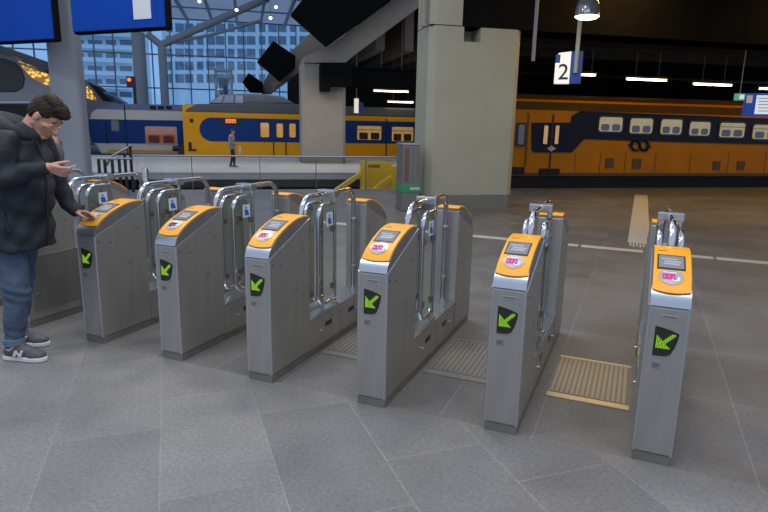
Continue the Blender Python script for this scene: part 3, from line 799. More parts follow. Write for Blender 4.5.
win(rt, PR, (517.5,124.5,523.5,144.5), mat('dark_pane', (.03,.035,.03), .2), None, tall=True)
s0, s1, z0, z1 = PR.rect(550.6,114,552,169); bm = BM(); box(bm, s0, s1, -.024, .0, z0, z1); dr = part('door_gap', bm, BLACK, rt)
s0, s1, z0, z1 = PR.rect(546.5,145.5,555.5,151.5); bm = BM(); prism(bm, [((s0+s1)/2,z0),(s1,(z0+z1)/2),((s0+s1)/2,z1),(s0,(z0+z1)/2)], -.03, -.015, 'xz'); part('door_sign', bm, mat('sign_pale', (.5,.47,.40), .5), rt)
for x in (527, 526): 
    pass
s0, s1, z0, z1 = PR.rect(526.3,113,527.4,166); bm = BM(); box(bm, s0, s1, -.02, 0, z0, z1); part('door_seam', bm, mat('seam_brown', (.14,.06,.01), .6), rt)
for rc in ((539,168.5,558,174.5),(512,167,523,174)):
    s0, s1, z0, z1 = PR.rect(*rc); bm = BM(); box(bm, s0, s1, -.10, .05, z0, z1); part('step', bm, UNDER, rt, bevel=.01)
for rc in ((605,158,613.5,168),(632,158.5,641,169),(712.4,161,720,170),(736.6,161,744.5,170)):
    s0, s1, z0, z1 = PR.rect(*rc); bm = BM(); box(bm, s0, s1, -.015, .01, z0, z1)
    gr = part('vent_grille', bm, mat('grille_brown', (.10,.06,.025), .6), rt)
    bm = BM()
    for k in range(6): zz = z0+(z1-z0)*(k+.3)/6; box(bm, s0+.02, s1-.02, -.024, -.014, zz, zz+(z1-z0)*.07)
    sub('grille_slats', bm, mat('grille_slat', (.2,.10,.03), .6), rt, gr)
for x in (575,600,625,655,690,728,765):
    s0, s1, z0, z1 = PR.rect(x-.35,152,x+.35,173.5); bm = BM(); box(bm, s0, s1, -.006, .0, z0, z1); part('panel_seam', bm, mat('seam_brown', (.14,.06,.01), .6), rt)
bm = BM(); box(bm, sL+.2, sR, .15, 2.6, -.9, zb); part('underframe', bm, UNDER, rt)
bm = BM(); box(bm, sL, sR, -.02, .12, zb-.03, zb+.06); part('sill', bm, mat('sill_dark', (.12,.06,.015), .6), rt)
for k, x in enumerate((530,566,600,700,735)):
    s0 = PR.px(x,180)[0]
    bm = BM(); lathe(bm, [(.44,-.06),(.46,-.04),(.46,.05),(.40,.06)], (s0,.28,-.42), 24, Matrix.Rotation(math.pi/2,4,'X')); part('wheel', bm, UNDER, rt, smooth=True)
# emblem: two interlocking bent arrows
bm = BM(); s0, s1, z0, z1 = PR.rect(630.5,140,648,151.2); cx, cz = (s0+s1)/2, (z0+z1)/2; hw, hh = (s1-s0)/2, (z1-z0)/2
def ebar(pts, r):
    P_ = fillet([Vector((cx+hw*u, 0, cz+hh*v)) for u, v in pts], .10, 5)
    for q0, q1 in zip(P_, P_[1:]):
        d_ = (q1-q0); n_ = Vector((-d_.z, 0, d_.x)).normalized()*r; e_ = d_.normalized()*r*.4
        c4 = [q0-e_+n_, q0-e_-n_, q1+e_-n_, q1+e_+n_]; prism(bm, [(c.x, c.z) for c in c4], -.028, -.016, 'xz')
ebar([(-1.0,.12),(-.86,.80),(-.36,.88),(.0,.30),(.0,-.30),(.36,-.88),(.86,-.80),(1.0,-.12)], .040)
ebar([(-.95,-.12),(-.70,-.80),(-.12,-.86)], .034); ebar([(.95,.12),(.70,.80),(.12,.86)], .034)
for sg in (1, -1):
    h = (cx-sg*hw*1.0, cz-sg*.0); prism(bm, [(h[0]-.10, h[1]+sg*.05),(h[0]+.10, h[1]+sg*.05),(h[0], h[1]-sg*.09)], -.03, -.016, 'xz')
part('emblem', bm, NAVY, rt)

# yellow and blue train on the far platform
PI_ = P_ICM
sA = PI_.px(183.4,135)[0]; sB = PI_.px(470,140)[0]
it = train_root(PI_, sA, 'yellow and blue train with raised grey cab beyond the far platform')
zb = PI_.px(300,157)[1]; zt = PI_.px(300,117)[1]; zr = PI_.px(300,107)[1]
bm = BM(); prism(bm, body_profile(zb, zt, zr), sA, sB, 'yz'); part('carriage_body', bm, TYEL, it, bevel=.06, seg=3)
z1 = PI_.px(260,113.5)[1]
bm = BM(); prism(bm, [(sA+.1,z1),(sA+.25,PI_.px(186,109)[1]),(PI_.px(196,105)[0],PI_.px(196,104)[1]),(PI_.px(260,104)[0],PI_.px(260,103)[1]),(sB,PI_.px(300,106)[1]),(sB,z1)], -.01, 2.8, 'xz'); part('roof', bm, TGREY, it, bevel=.08, seg=3)
bl = PI_.poly([(213,116.7),(300,119.5)]); zT = bl[1][1]; zB = PI_.px(300,142.5)[1]
pts = []
x0 = PI_.px(199.5,129)[0]; rr_ = (zT-zB)/2
for k in range(13):
    t = R(90+180*k/12); pts.append((x0+rr_+rr_*math.cos(t), (zT+zB)/2+rr_*math.sin(t)))
pts += [(sB,zB),(sB,zT)]
bm = BM(); prism(bm, pts, -.015, .03, 'xz'); part('blue_panel', bm, TBLUE, it)
# raised driving cab
d_pts = PI_.poly([(208,103.5),(219,94.2),(243,93.2),(262,93.6),(283,96),(296,104)])
bm = BM(); prism(bm, d_pts, .45, 2.35, 'xz'); cb = part('raised_cab', bm, mat('cab_grey', (.20,.21,.225), .5, 0, .1, 3), it, bevel=.12, seg=3)
for pp in (((211.5,102.6),(219.6,95.2),(223.6,95.2),(220.6,102.6)),((222.2,102.6),(225.3,95.2),(233.3,95),(233.3,102.6)),((235,102.6),(235,95.2),(242.8,95.2),(243,102.6))):
    bm = BM(); prism(bm, PI_.poly(pp), .425, .47, 'xz'); sub('cab_window', bm, mat('cab_glass', (.42,.50,.60), .12, .3), it, cb)
s0, s1, z0, z1 = PI_.rect(220,118,242,124); bm = BM(); box(bm, s0, s1, -.05, 0, z0, z1); ds = part('destination_display', bm, BLACK, it)
OLED = mat('orange_led', (.6,.12,.01), .5, 0, emit=1.0, ecol=(1,.19,.02))
s0, s1, z0, z1 = PI_.rect(225.6,119,236.3,123); bm = BM(); n = 7
for k in range(n):
    a = s0+(s1-s0)*k/n; b_ = a+(s1-s0)/n*.8; box(bm, a, b_, -.058, -.049, z0, z0+(z1-z0)*.38); box(bm, a, b_, -.058, -.049, z0+(z1-z0)*.5, z1)
sub('display_text', bm, OLED, it, ds)
win(it, PI_, (260.6,122.8,269,137.2), ORW); 
for rc in ((276.6,123.6,283,137.4),(289.4,123.6,295.6,137.4)): win(it, PI_, rc, ORW, None, tall=True)
for rc in ((357.2,126,381.2,139.8),(391.8,127,413,141.2)): win(it, PI_, rc, mat('lit_cabin_amber', (.50,.32,.12), .6, 0, .5, 3, emit=.35, ecol=(1,.55,.18)), mat('seat_brown', (.12,.05,.03), .7))
for x in (285.8,273.5,386.3):
    s0, s1, z0, z1 = PI_.rect(x-.6,119,x+.6,156); bm = BM(); box(bm, s0, s1, -.02, 0, z0, z1); part('door_gap', bm, BLACK, it)
for rc in ((189.5,118.6,193.5,122.6),(188.5,142,191.8,149.5)):
    s0, s1, z0, z1 = PI_.rect(*rc); bm = BM(); prism(bm, rrect(s0, s1, z0, z1, .07), -.03, .02, 'xz'); part('lamp_recess', bm, BLACK, it)
s0, s1, z0, z1 = PI_.rect(188.5,149,196.5,151); bm = BM(); box(bm, s0, s1, -.05, .02, z0, z1); part('foot_bar', bm, BLACK, it)
bm = BM(); box(bm, sA+.8, sB, .1, 2.6, -1.1, zb-.02); part('underframe', bm, UNDER, it)
bm = BM(); box(bm, sA-.45, sA+.02, .9, 1.9, -.35, .25); tube(bm, [(sA-.75,1.1,.0),(sA,1.1,.0)], .16, 12); tube(bm, [(sA-.75,1.75,.0),(sA,1.75,.0)], .16, 12); part('coupling', bm, BLACK, it, smooth=True)

# blue and white train behind it
PB = Plane(P_ICM.w(0,4.2,0))
sA = PB.px(88.8,130)[0]; sB = PB.px(300,130)[0]
bt = train_root(PB, sA, 'blue and white double-deck train with rounded nose, left of the yellow train')
def nose(y0, y1, ins): return None
out = PB.poly([(136,104),(110,104.5),(98,107.5),(91,113),(88.8,121),(88.8,132),(91.5,141),(96,146),(101,154)])
z104, z154 = PB.px(180,104)[1], PB.px(180,154.5)[1]
def clipband(pa, pb):
    """slice of the nose outline between two heights"""
    res = []
    for (s_, z_) in out_d:
        if pb <= z_ <= pa: res.append((s_, z_))
    return res
out_d = []
for (a, za), (b_, zb_) in zip(out, out[1:]):
    for k in range(8): out_d.append((a+(b_-a)*k/8, za+(zb_-za)*k/8))
out_d.append(out[-1])
bm = BM(); prism(bm, out+[(sB,z154),(sB,z104)], .0, 2.8, 'xz'); part('carriage_body', bm, TWHITE, bt, bevel=.1, seg=3)
zw0, zw1 = PB.px(180,120)[1], PB.px(180,111.5)[1]; zc = PB.px(180,144)[1]
bm = BM(); prism(bm, clipband(99, zw1)+[(sB,zw1),(sB,z104)], -.02, 2.82, 'xz'); part('roof', bm, mat('roof_slate_blue', (.14,.17,.30), .5, 0, .1, 2), bt)
bm = BM(); prism(bm, clipband(zw0, zc)+[(sB,zc),(sB,zw0)], -.02, .05, 'xz'); part('blue_band', bm, TBLUE, bt)
zg = PB.px(180,150.5)[1]; bm = BM(); box(bm, PB.px(108,150)[0], sB, -.02, .03, zg-.12, zg+.02); part('gold_line', bm, TYEL, bt)
win(bt, PB, (146.2,127.2,176.4,143.6), REDW, mat('seat_red', (.45,.06,.04), .6), fm=mat('frame_pale', (.35,.38,.42), .4))
win(bt, PB, (111.5,120.5,119,131), mat('dark_pane', (.03,.035,.03), .2), None, tall=True)
s0, s1, z0, z1 = PB.rect(125.5,105,126.7,154); bm = BM(); box(bm, s0, s1, -.03, 0, z0, z1); part('door_seam', bm, NAVY, bt)
for x in (106.5,):
    s0, s1, z0, z1 = PB.rect(x-.5,122,x+.5,144); bm = BM(); box(bm, s0, s1, -.03, 0, z0, z1); part('door_seam', bm, NAVY, bt)
for x in (150,158,166):
    s0, s1, z0, z1 = PB.rect(x,106,x+6,109.5); bm = BM(); box(bm, s0, s1, -.03, 0, z0, z1); part('roof_vent', bm, NAVY, bt)
bm = BM(); box(bm, sA+1, sB, .1, 2.6, -1.2, z154); part('underframe', bm, UNDER, bt)

# grey trains at the far left, window reflections put in as glowing gold
GREYT = mat('grey_train_skin', (.24,.25,.27), .45, .2, .1, 2)
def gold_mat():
    m = mat('gold_reflections', (.35,.18,.03), .4); nt = m.node_tree; b = nt.nodes['Principled BSDF']
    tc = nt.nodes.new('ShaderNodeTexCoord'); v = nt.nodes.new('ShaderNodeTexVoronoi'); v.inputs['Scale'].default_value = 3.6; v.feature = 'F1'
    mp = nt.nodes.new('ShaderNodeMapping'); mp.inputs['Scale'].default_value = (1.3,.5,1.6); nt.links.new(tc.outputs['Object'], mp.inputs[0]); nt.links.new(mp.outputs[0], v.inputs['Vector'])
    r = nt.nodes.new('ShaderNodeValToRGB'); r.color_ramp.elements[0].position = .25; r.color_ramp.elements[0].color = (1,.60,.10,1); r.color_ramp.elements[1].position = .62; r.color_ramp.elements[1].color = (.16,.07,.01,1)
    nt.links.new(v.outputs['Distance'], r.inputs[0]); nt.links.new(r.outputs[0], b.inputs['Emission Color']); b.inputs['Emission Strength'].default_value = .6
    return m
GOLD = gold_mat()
PG = Plane(atY(20,80,34))
def hx(P, rt, pts, d0, d1, nm, m, par=None, **k):
    bm = BM(); prism(bm, P.poly(pts), d0, d1, 'xz'); return sub(nm, bm, m, rt, par or rt, **k)
g1 = train_root(PG, PG.px(20,80)[0], 'silver grey train with big black windscreen at the left edge, painted golden reflections along its side')
hx(PG, g1, [(-260,46),(5,50),(30,62),(52,84),(58,100),(56,150),(-260,150)], 0, 2.8, 'carriage_body', GREYT, bevel=.15, seg=4)
hx(PG, g1, [(-40,58),(4,58),(15,62),(22,70),(25,79),(23,88),(16,92),(-40,93)], -.05, .3, 'windscreen', BLACK, bevel=.04)
hx(PG, g1, [(16.5,58),(31,64.5),(44,69),(49.5,76),(51,86.5),(43,83.5),(33,78.5),(25,70)], -.06, .3, 'painted_reflection', GOLD)
hx(PG, g1, [(-260,104),(57,104),(56,156),(-260,156)], -.04, .4, 'skirt', UNDER)
hx(PG, g1, [(-260,101),(40,101.5),(40,103),(-260,103)], -.07, .1, 'lower_trim', mat('trim_silver', (.4,.42,.45), .3, .8))
PG2 = Plane(atY(95,95,50))
g2 = train_root(PG2, PG2.px(96,95)[0], 'dark roofed train end with painted golden reflection, just right of the steel column')
hx(PG2, g2, [(40,74),(80,78),(92,83),(104,93),(112,103),(112,145),(40,145)], 0, 2.4, 'carriage_body', GREYT, bevel=.1)
hx(PG2, g2, [(87,81.5),(97,86.5),(108,97),(111.5,102),(103,101),(96,92)], -.06, 2.0, 'dark_roof', UNDER, bevel=.05)
hx(PG2, g2, [(86.5,86),(92,91),(97,101),(87,98)], -.08, .2, 'painted_reflection', GOLD)
PG3 = Plane(atY(112,100,54))
g3 = train_root(PG3, PG3.px(112,100)[0], 'small train end with golden window above the blue train\'s nose')
hx(PG3, g3, [(104,93),(114,96),(123,102),(126,110),(126,143),(104,143)], 0, 2.0, 'carriage_body', GREYT, bevel=.08)
hx(PG3, g3, [(107,96.5),(112,97.5),(116,101.5),(108,101)], -.06, .2, 'painted_reflection', GOLD)
# slatted canopy above them
cn = empty('platform_canopy', PG.w(PG.px(20,60)[0], 0, 0), PG.a, 'dark slatted canopy sloping down to the steel column, above the grey train', 'canopy'); cn['s0'] = PG.px(20,60)[0]
for k in range(5):
    ya, yb = 45+k*2.2, 62.6+k*2.3
    hx(PG, cn, [(-40,ya-17),(0,ya),(56,yb+2.5),(56,yb+4),(0,ya+1.5),(-40,ya-15)], -1.0-.3*k, -.6-.3*k, 'slat', mat('canopy_slat', (.10,.105,.11), .5, .3))
hx(PG, cn, [(-40,29),(0,45),(56,64.5),(56,77),(50,74.5),(18,57.5),(0,55),(-40,42)], -.5, -.4, 'backing_panel', mat('canopy_back', (.025,.026,.03), .7))

# ------------------------------------------------------------------ hall: pillars, beams, ceiling
PCON = mat('pillar_concrete', (.35,.345,.265), .75, 0, .07, 1.2, bump=.08, bscale=20)
PCON2 = mat('beam_concrete', (.27,.235,.19), .8, 0, .12, 1.2, bump=.1)
DARKM = mat('dark_steelwork', (.006,.006,.006), .85, 0, .2, 3, spec=.05)
CEILM = mat('ceiling_dark', (.012,.011,.010), .85, 0, .25, 2, spec=.05)
PM = Plane(ground(468,209))
s0, s1 = PM.px(431.5,180)[0], PM.px(508,180)[0]; ztop = PM.px(470,27)[1]
BAND = mat('pillar_foot_band', (.16,.155,.14), .7, 0, .1, 4)
def pillar(P, s0, s1, zbot, ztop, ch, dep, label, notch=None, up=None):
    r = empty('concrete_pillar', P.w((s0+s1)/2, 0, zbot), P.a, label, 'pillar'); c = (s0+s1)/2; h = (s1-s0)/2
    oct_ = [(-h,0),(h,0),(h+ch,ch),(h+ch,dep-ch),(h,dep),(-h,dep),(-h-ch,dep-ch),(-h-ch,ch)]
    bm = BM()
    if notch:
        prism(bm, oct_, .28, notch[2]-zbot, 'xy')
        a, b_ = notch[0]-c, notch[1]-c
        prism(bm, [(-h,0),(a,0),(a,dep),(-h,dep),(-h-ch,dep-ch),(-h-ch,ch)], notch[2]-zbot, ztop-zbot, 'xy')
        prism(bm, [(b_,0),(h,0),(h+ch,ch),(h+ch,dep-ch),(h,dep),(b_,dep)], notch[2]-zbot, ztop-zbot, 'xy')
        box(bm, a, b_, .5, dep, notch[2]-zbot, ztop-zbot)
    else: prism(bm, oct_, .28, ztop-zbot, 'xy')
    finish('shaft', bm, PCON, r)
    bm = BM(); prism(bm, [(x*1.012, (y-dep/2)*1.012+dep/2) for x, y in oct_], 0, .285, 'xy'); finish('foot_band', bm, BAND, r)
    if up:
        bm = BM(); prism(bm, [(-h,.02),(up-c,.02),(up-c,dep),(-h,dep),(-h-ch,dep-ch),(-h-ch,ch)], ztop-zbot+.02, ztop-zbot+2.2, 'xy'); finish('upper_shaft', bm, PCON, r)
        bm = BM(); box(bm, -h-ch*.9, up-c, .04, dep, ztop-zbot-.0, ztop-zbot+.022); finish('joint', bm, DARKM, r)
    return r
na, nb_ = PM.px(464,35)[0], PM.px(481,35)[0]; nz = PM.px(472,42)[1]
pil = pillar(PM, s0, s1, 0, ztop, .12, 1.0, 'large grey concrete pillar with chamfered edges in the middle of the concourse', (na, nb_, nz), PM.px(463,20)[0])
# conduit on the pillar's left edge
bm = BM(); tube(bm, [PM.w(s0-.22,.12,ztop-.02), PM.w(s0-.22,.12,ztop+2)], .06, 10); tag(finish('downpipe', bm, PCON2, smooth=True), 'grey pipe running up the left edge of the large pillar', 'pipe')
P2 = Plane(ground(323,163.5,-.35))
t0, t1 = P2.px(305,120)[0], P2.px(343,120)[0]; z2 = P2.px(322,64)[1]
PCON = mat('pillar_beige', (.30,.272,.235), .75, 0, .07, 1.2, bump=.08, bscale=20)
pillar(P2, t0, t1, -.352, z2, .15, 1.6, 'beige concrete pillar on the far platform, before the yellow train')
s_, e_, z0, z1 = P2.rect(319,66,349,87)
bm = BM(); box(bm, s_, e_, -.9, -.02, z0, z1); box(bm, s_, s_+.45, -.9, -.02, z0-.25, z0)
q = finish('girder_bracket', bm, DARKM); q.location = P2.O; q.rotation_euler = (0,0,P2.a); tag(q, 'dark steel bracket box at the head of the beige pillar', 'bracket')
# dark ceiling with cross beams
cs0, cs1 = na-.1, 62
cb0 = (P2.w(t1+.3,0,0)-PM.O).dot(PM.t); cbd = (P2.O-PM.O).dot(PM.n)+2.3
def pm(name, bm, m, **k):
    o = finish(name, bm, m, **k); o.location = PM.O; o.rotation_euler = (0,0,PM.a); return o
def edge_s(d): return Plane(PM.w(0,d,0)).px(474,60)[0]
bm = BM(); prism(bm, [(.6,-8.0),(cs1,-8.0),(cs1,cbd),(edge_s(cbd),cbd),(edge_s(2),2),(cs0,.8),(cs0,-3.0),(.6,-3.0)], 4.75, 4.95, 'xy'); struct(pm('ceiling', bm, CEILM))
bm = BM(); box(bm, cb0, cs1, cbd, 52, 7.8, 8.0); box(bm, edge_s(cbd), cs1, cbd-.2, cbd, 4.75, 7.8); struct(pm('ceiling_2', bm, CEILM))
JOI = mat('joist_brown', (.20,.165,.125), .8, 0, .15, 2)
for i in range(14):
    s_ = cb0+.3+i*1.6
    bm = BM(); box(bm, s_, s_+.5, cbd+.4, 50, 5.6, 7.802)
    o = pm('ceiling_joist', bm, JOI); tag(o, 'brownish concrete joist running away under the low ceiling', 'joist', 'parallel joists under the low ceiling')
for i in range(4):
    d = 3.0+i*2.6
    bm = BM(); box(bm, edge_s(d)+.1, cs1, d, d+.45, 4.35, 4.752)
    o = pm('ceiling_rib', bm, mat('rib_brown', (.06,.052,.045), .85, 0, .2, 2, spec=.1)); tag(o, 'dark crosswise rib under the ceiling above the right-hand train', 'rib', 'crosswise ribs above the right-hand train')
gi = [('dark steel girder resting on the notched top of the large pillar, running right', .15, ztop+.01, 4.752, na-.0, cs1, .7),
      ('dark girder deep under the ceiling, just behind the row of tube lights', cbd-2.0, P2.px(345,86)[1], P2.px(345,66)[1], cb0-.15, cs1, .6)]
for lab, d, za, zb_, sa, sb, th in gi:
    bm = BM(); box(bm, sa, sb, d, d+th, za, zb_); box(bm, sa, sb, d-.12, d+th+.12, za, za+.06); box(bm, sa, sb, d-.12, d+th+.12, zb_-.06, zb_-.002)
    tag(pm('ceiling_girder', bm, DARKM), lab, 'girder')
# back wall far behind the trains closes the dark hall
bm = BM(); box(bm, cb0-1, cs1, 50.2, 50.5, -1.3, 7.79); struct(pm('wall_back', bm, mat('back_wall', (.05,.045,.04), .9)))
# sloping beams and black panels over the far platform
frames = [(P2, [(304,57),(326,49),(391,1),(436,-32),(470,-32),(414,11),(352,57),(345,63),(304,63)], [(290,17),(325,48),(391,1),(440,-34),(345,-52)],
           'nearest sloping pale concrete beam, rising right from the beige pillar', 'largest black roof panel, on the nearest sloping beam'),
          (Plane(P2.w(0,10,0)), [(290,53),(307,36),(352,6),(352,34),(312,64),(274,88),(274,80),(293,68)], [(272.5,43),(257,63),(279,82),(294,69),(294,57.5)],
           'second sloping pale beam, behind the beige pillar', 'middle black diamond roof panel of the three'),
          (Plane(P2.w(0,20,0)), [(263,84),(268,74),(300,52),(300,72),(272,93),(263,93)], [(248.5,74),(242.5,83),(250,93),(263,93.5),(262.5,83.5)],
           'farthest sloping pale beam, just above the yellow train\'s cab', 'smallest black roof panel, farthest along the roof')]
for P, beam, pan, l1, l2 in frames:
    bm = BM(); prism(bm, P.poly(beam), -.2, 2.2, 'xz'); o = finish('sloping_beam', bm, PCON2, bevel=.02); o.location = P.O; o.rotation_euler = (0,0,P.a); tag(o, l1, 'beam', 'sloping roof beams')
    bm = BM(); prism(bm, P.poly(pan), -1.1, -.22, 'xz'); o = finish('roof_panel', bm, DARKM, bevel=.03); o.location = P.O; o.rotation_euler = (0,0,P.a); tag(o, l2, 'panel', 'black roof panels')
# tube lights
TUBEL = mat('tube_light', (.9,.8,.6), .5, 0, emit=9, ecol=(1,.80,.50))
HOUS = mat('lamp_housing', (.25,.24,.22), .5)
PT = Plane(PM.w(0,9.5,0)); PT2 = Plane(PM.w(0,cbd+.3,0)); PT3 = Plane(PM.w(0,cbd+4,0))
tl = [(PT,578,595,75.2,'short visible tube light just right of the hanging number sign'),(PT,627,666,80,'bright tube light above the navy train windows, second from the number sign'),(PT,694,731,85,'bright tube light third from the number sign'),(PT,760,796,89.5,'tube light cut by the right picture edge'),
      (PT2,374,408,91.5,'upper tube light in the gap left of the large pillar'),(PT3,388,413,102.3,'lower tube light in the gap left of the large pillar')]
for P, xa, xb, y, lab in tl:
    a, za = P.px(xa, y); b_, zb_ = P.px(xb, y); z = (za+zb_)/2
    r = empty('tube_lamp', P.w((a+b_)/2, 0, z), P.a, lab, 'tube light', 'ceiling tube lights'); h = (b_-a)/2
    bm = BM(); box(bm, -h-.03, h+.03, -.10, .10, .045, .12); finish('housing', bm, HOUS, r, bevel=.01)
    bm = BM(); box(bm, -h, h, -.06, .06, -.02, .045); finish('tube', bm, TUBEL, r, bevel=.015)
    top = 4.75 if P is PT else 7.8
    bm = BM(); box(bm, -h*.6, -h*.6+.02, -.01, .01, .12, top-z); finish('hanger', bm, HOUS, r)
    bm = BM(); box(bm, h*.6-.02, h*.6, -.01, .01, .12, top-z); finish('hanger', bm, HOUS, r)
# number sign under its dome lamp
PS = Plane(atY(566,68,11.6), R(-20)); sg = PS.px(574,60)[0]; zc = PS.px(564,68)[1]
r = empty('number_sign', PS.w(sg, 0, zc), PS.a+R(0), 'white lit platform sign with number 2 hanging from a pole', 'sign')
a = PS.px(555,70)[0]-sg; b_ = PS.px(570.5,68)[0]-sg; hz = (PS.px(563,52)[1]-PS.px(563,84)[1])/2
bm = BM(); prism(bm, [(a,-hz),(b_,-hz),(b_,hz),(a+.06,hz-.02),(a,hz-.08)], -.06, .06, 'xz'); finish('lit_face', bm, mat('sign_white', (.8,.76,.68), .5, 0, emit=.55, ecol=(1,.90,.76)), r, bevel=.01)
bm = text_bm('2', .40, .004, .002); outl(bm, Matrix.Translation(((a+b_)/2+.02,-.066,-.09))); finish('number', bm, mat('number_dark', (.02,.02,.03), .5), r)
bm = BM(); box(bm, b_, b_+.20, -.08, .08, -hz, hz); box(bm, a-.0, a+.085, -.065, -.055, hz-.20, hz-.05); finish('blue_end', bm, mat('sign_blue', (.02,.07,.36), .45), r, bevel=.008)
zt_ = 4.75-zc
bm = BM(); tube(bm, [(b_+.10,-.11,-hz*.35),(b_+.10,-.11,zt_)], .038, 12); finish('pole', bm, mat('pole_cream', (.42,.42,.36), .45), r, smooth=True)
PD = Plane(atY(587,10,10.6), 0); sd, zd = PD.px(587.5,12)
r = empty('dome_lamp', PD.w(sd,0,zd), 0, 'glass dome lamp glowing above the hanging number sign', 'lamp')
rad = (PD.px(600,14)[0]-PD.px(575.5,14)[0])/2
bm = BM(); lathe(bm, [(rad,-.07),(rad*1.0,-.02),(rad*.96,.06),(rad*.84,.15),(rad*.6,.22),(rad*.3,.26),(rad*.12,.28),(rad*.12,.4)], n=28); finish('dome', bm, mat('dome_glass', (.20,.22,.25), .15, .4), r, smooth=True)
bm = BM(); lathe(bm, [(rad*.3,-.125),(rad*.75,-.105),(rad*.97,-.075),(rad*.9,-.065)], n=28); finish('glowing_disc', bm, mat('lamp_glow', (.9,.9,.7), .5, 0, emit=6, ecol=(.95,.95,.62)), r)
bm = BM(); tube(bm, [(0,0,.38),(0,0,4.77-zd)], .03, 8); finish('stem', bm, HOUS, r, smooth=True)
PW = Plane(atY(533,50,11.4), 0); sw, zw = PW.px(533,61); bm = BM(); tube(bm, [PW.w(sw,0,zw), PW.w(sw,0,4.75)], .035, 8); tag(finish('hanging_rod', bm, mat('rod_grey', (.22,.22,.24), .4, .5), smooth=True), 'thin grey rod hanging from the ceiling right of the large pillar', 'rod')
# right-hand exit sign and departure screen
PX = Plane(atY(740,97,15.0), R(-14)); 
def hang(P, rc, d0, d1, name, m, label=None, cat=None, par=None, **k):
    s0, s1, z0, z1 = P.rect(*rc); c = (s0+s1)/2; zc = (z0+z1)/2
    bm = BM(); box(bm, s0-c, s1-c, d0, d1, z0-zc, z1-zc); o = finish(name, bm, m, **k)
    o.location = P.w(c, 0, zc); o.rotation_euler = (0,0,P.a); tag(o, label, cat); return o, (s1-s0)/2, (z1-z0)/2, zc
o, hw, hh, zc = hang(PX, (734.5,93.6,744.5,100.4), -.04, .04, 'exit_sign', mat('exit_green', (.05,.30,.17), .5, 0, emit=.30, ecol=(.25,.75,.5)), 'small lit green exit sign left of the departure screen', 'exit sign')
bm = BM(); box(bm, -hw*.1, hw*.8, -.05, -.035, -hh*.6, hh*.6); finish('running_figure', bm, mat('exit_white', (.6,.8,.7), .5, 0, emit=.5, ecol=(.8,1,.9)), o)
bm = BM(); box(bm, -.01, .01, -.01, .01, hh, 4.75-zc); finish('hanger', bm, HOUS, o)
o, hw, hh, zc = hang(PX, (745.5,93.2,830,116.5), .0, .22, 'departure_screen', mat('screen_blue', (.02,.10,.55), .4, 0, emit=.12, ecol=(.03,.15,.9)), 'hanging blue departure screen with white display at the right picture edge', 'departure screen', bevel=.01)
def inset(rc, nm, m, dd=-.02):
    s0, s1, z0, z1 = PX.rect(*rc); c = o.location; cc = (c-PX.O).dot(PX.t)
    bm = BM(); box(bm, s0-cc, s1-cc, dd, .02, z0-zc, z1-zc); return finish(nm, bm, m, o)
inset((755.5,95.5,829,114.5), 'display', mat('display_white', (.7,.74,.76), .4, 0, emit=.55, ecol=(.86,.92,.95)))
inset((746.5,95.3,752.3,103), 'pink_panel', mat('pale_pink_panel', (.6,.45,.45), .5, 0, emit=.25, ecol=(.9,.65,.65)))
for kk in range(5): inset((758,98+kk*3.2,768+(kk%3)*12,98.7+kk*3.2), 'text_line', mat('display_grey', (.30,.34,.38), .5), -.024)
bm = BM(); box(bm, -.02, .02, .08, .12, hh, 4.75-zc); finish('hanger', bm, HOUS, o)
# small lit sign beside the beige pillar
PY = Plane(atY(358,104,33), 0)
o, hw, hh, zc = hang(PY, (354.2,98.5,358.6,113), -.08, .08, 'lit_platform_sign', mat('sign_white', (.8,.76,.68)), 'small narrow lit white sign beside the beige pillar', 'sign')
bm = BM(); box(bm, hw, hw+.24, -.06, .06, -hh*.9, hh*.45); finish('blue_side', bm, mat('sign_blue', (.02,.07,.36)), o)
bm = BM(); box(bm, -.03, .03, -.03, .03, hh, 7.8-zc); finish('hanger', bm, HOUS, o)

# ------------------------------------------------------------------ left: column, big blue boards, rails
PC = Plane(atY(70,100,9.6), R(13)); a, b_ = PC.px(51,110)[0], PC.px(81.5,110)[0]
r = empty('steel_column', PC.w((a+b_)/2,0,0), PC.a, 'tall blue-grey steel column behind the man in the parka', 'column'); h = (b_-a)/2
STC = mat('column_paint', (.235,.262,.305), .5, 0, .04, 1)
bm = BM(); prism(bm, rrect(-h, h, 0, 2*h, h*.45, 6), .12, 6.5, 'xy'); finish('shaft', bm, STC, r, smooth=True)
bm = BM(); box(bm, -h-.06, h+.06, -.06, 2*h+.06, 0, .03); lathe(bm, [(h*1.12,.03),(h*1.12,.12)], (0,h,0), 24); finish('base_plate', bm, STEEL_D, r)
PV = Plane(atY(60,40,8.7), YAW)
SB = mat('board_blue', (.0005,.038,.28), .6, 0, .06, 1.5, spec=.1, emit=.07, ecol=(.01,.12,.7))
def board(rc_poly, under, label):
    z0 = PV.poly(rc_poly); s0 = min(p[0] for p in z0); s1 = max(p[0] for p in z0); zb = z0[0][1]
    r = empty('hanging_board', PV.w((s0+s1)/2,0,zb), PV.a, label, 'sign board', 'big blue hanging boards'); h = (s1-s0)/2
    bm = BM(); box(bm, -h, h, 0, .11, 0, 1.9); finish('housing', bm, DARKM, r, bevel=.02)
    bm = BM(); box(bm, -h+.02, h-.02, -.025, .005, .03, 1.88); finish('blue_face', bm, SB, r, bevel=.006)
    bm = BM(); box(bm, -h+.3, -h+.4, .02, .09, 1.9, 4.2); finish('hanger', bm, HOUS, r)
    bm = BM(); box(bm, h-.4, h-.3, .02, .09, 1.9, 4.2); finish('hanger', bm, HOUS, r)
    return r, h, s0, s1, zb
r, h, s0, s1, zb = board([(-60,47),(55.5,41)], 3, 'plain deep blue hanging board at the top left corner')
r, h, s0, s1, zb = board([(73.5,34.5),(167,26)], 3, 'deep blue hanging board with a white panel, right of the steel column')
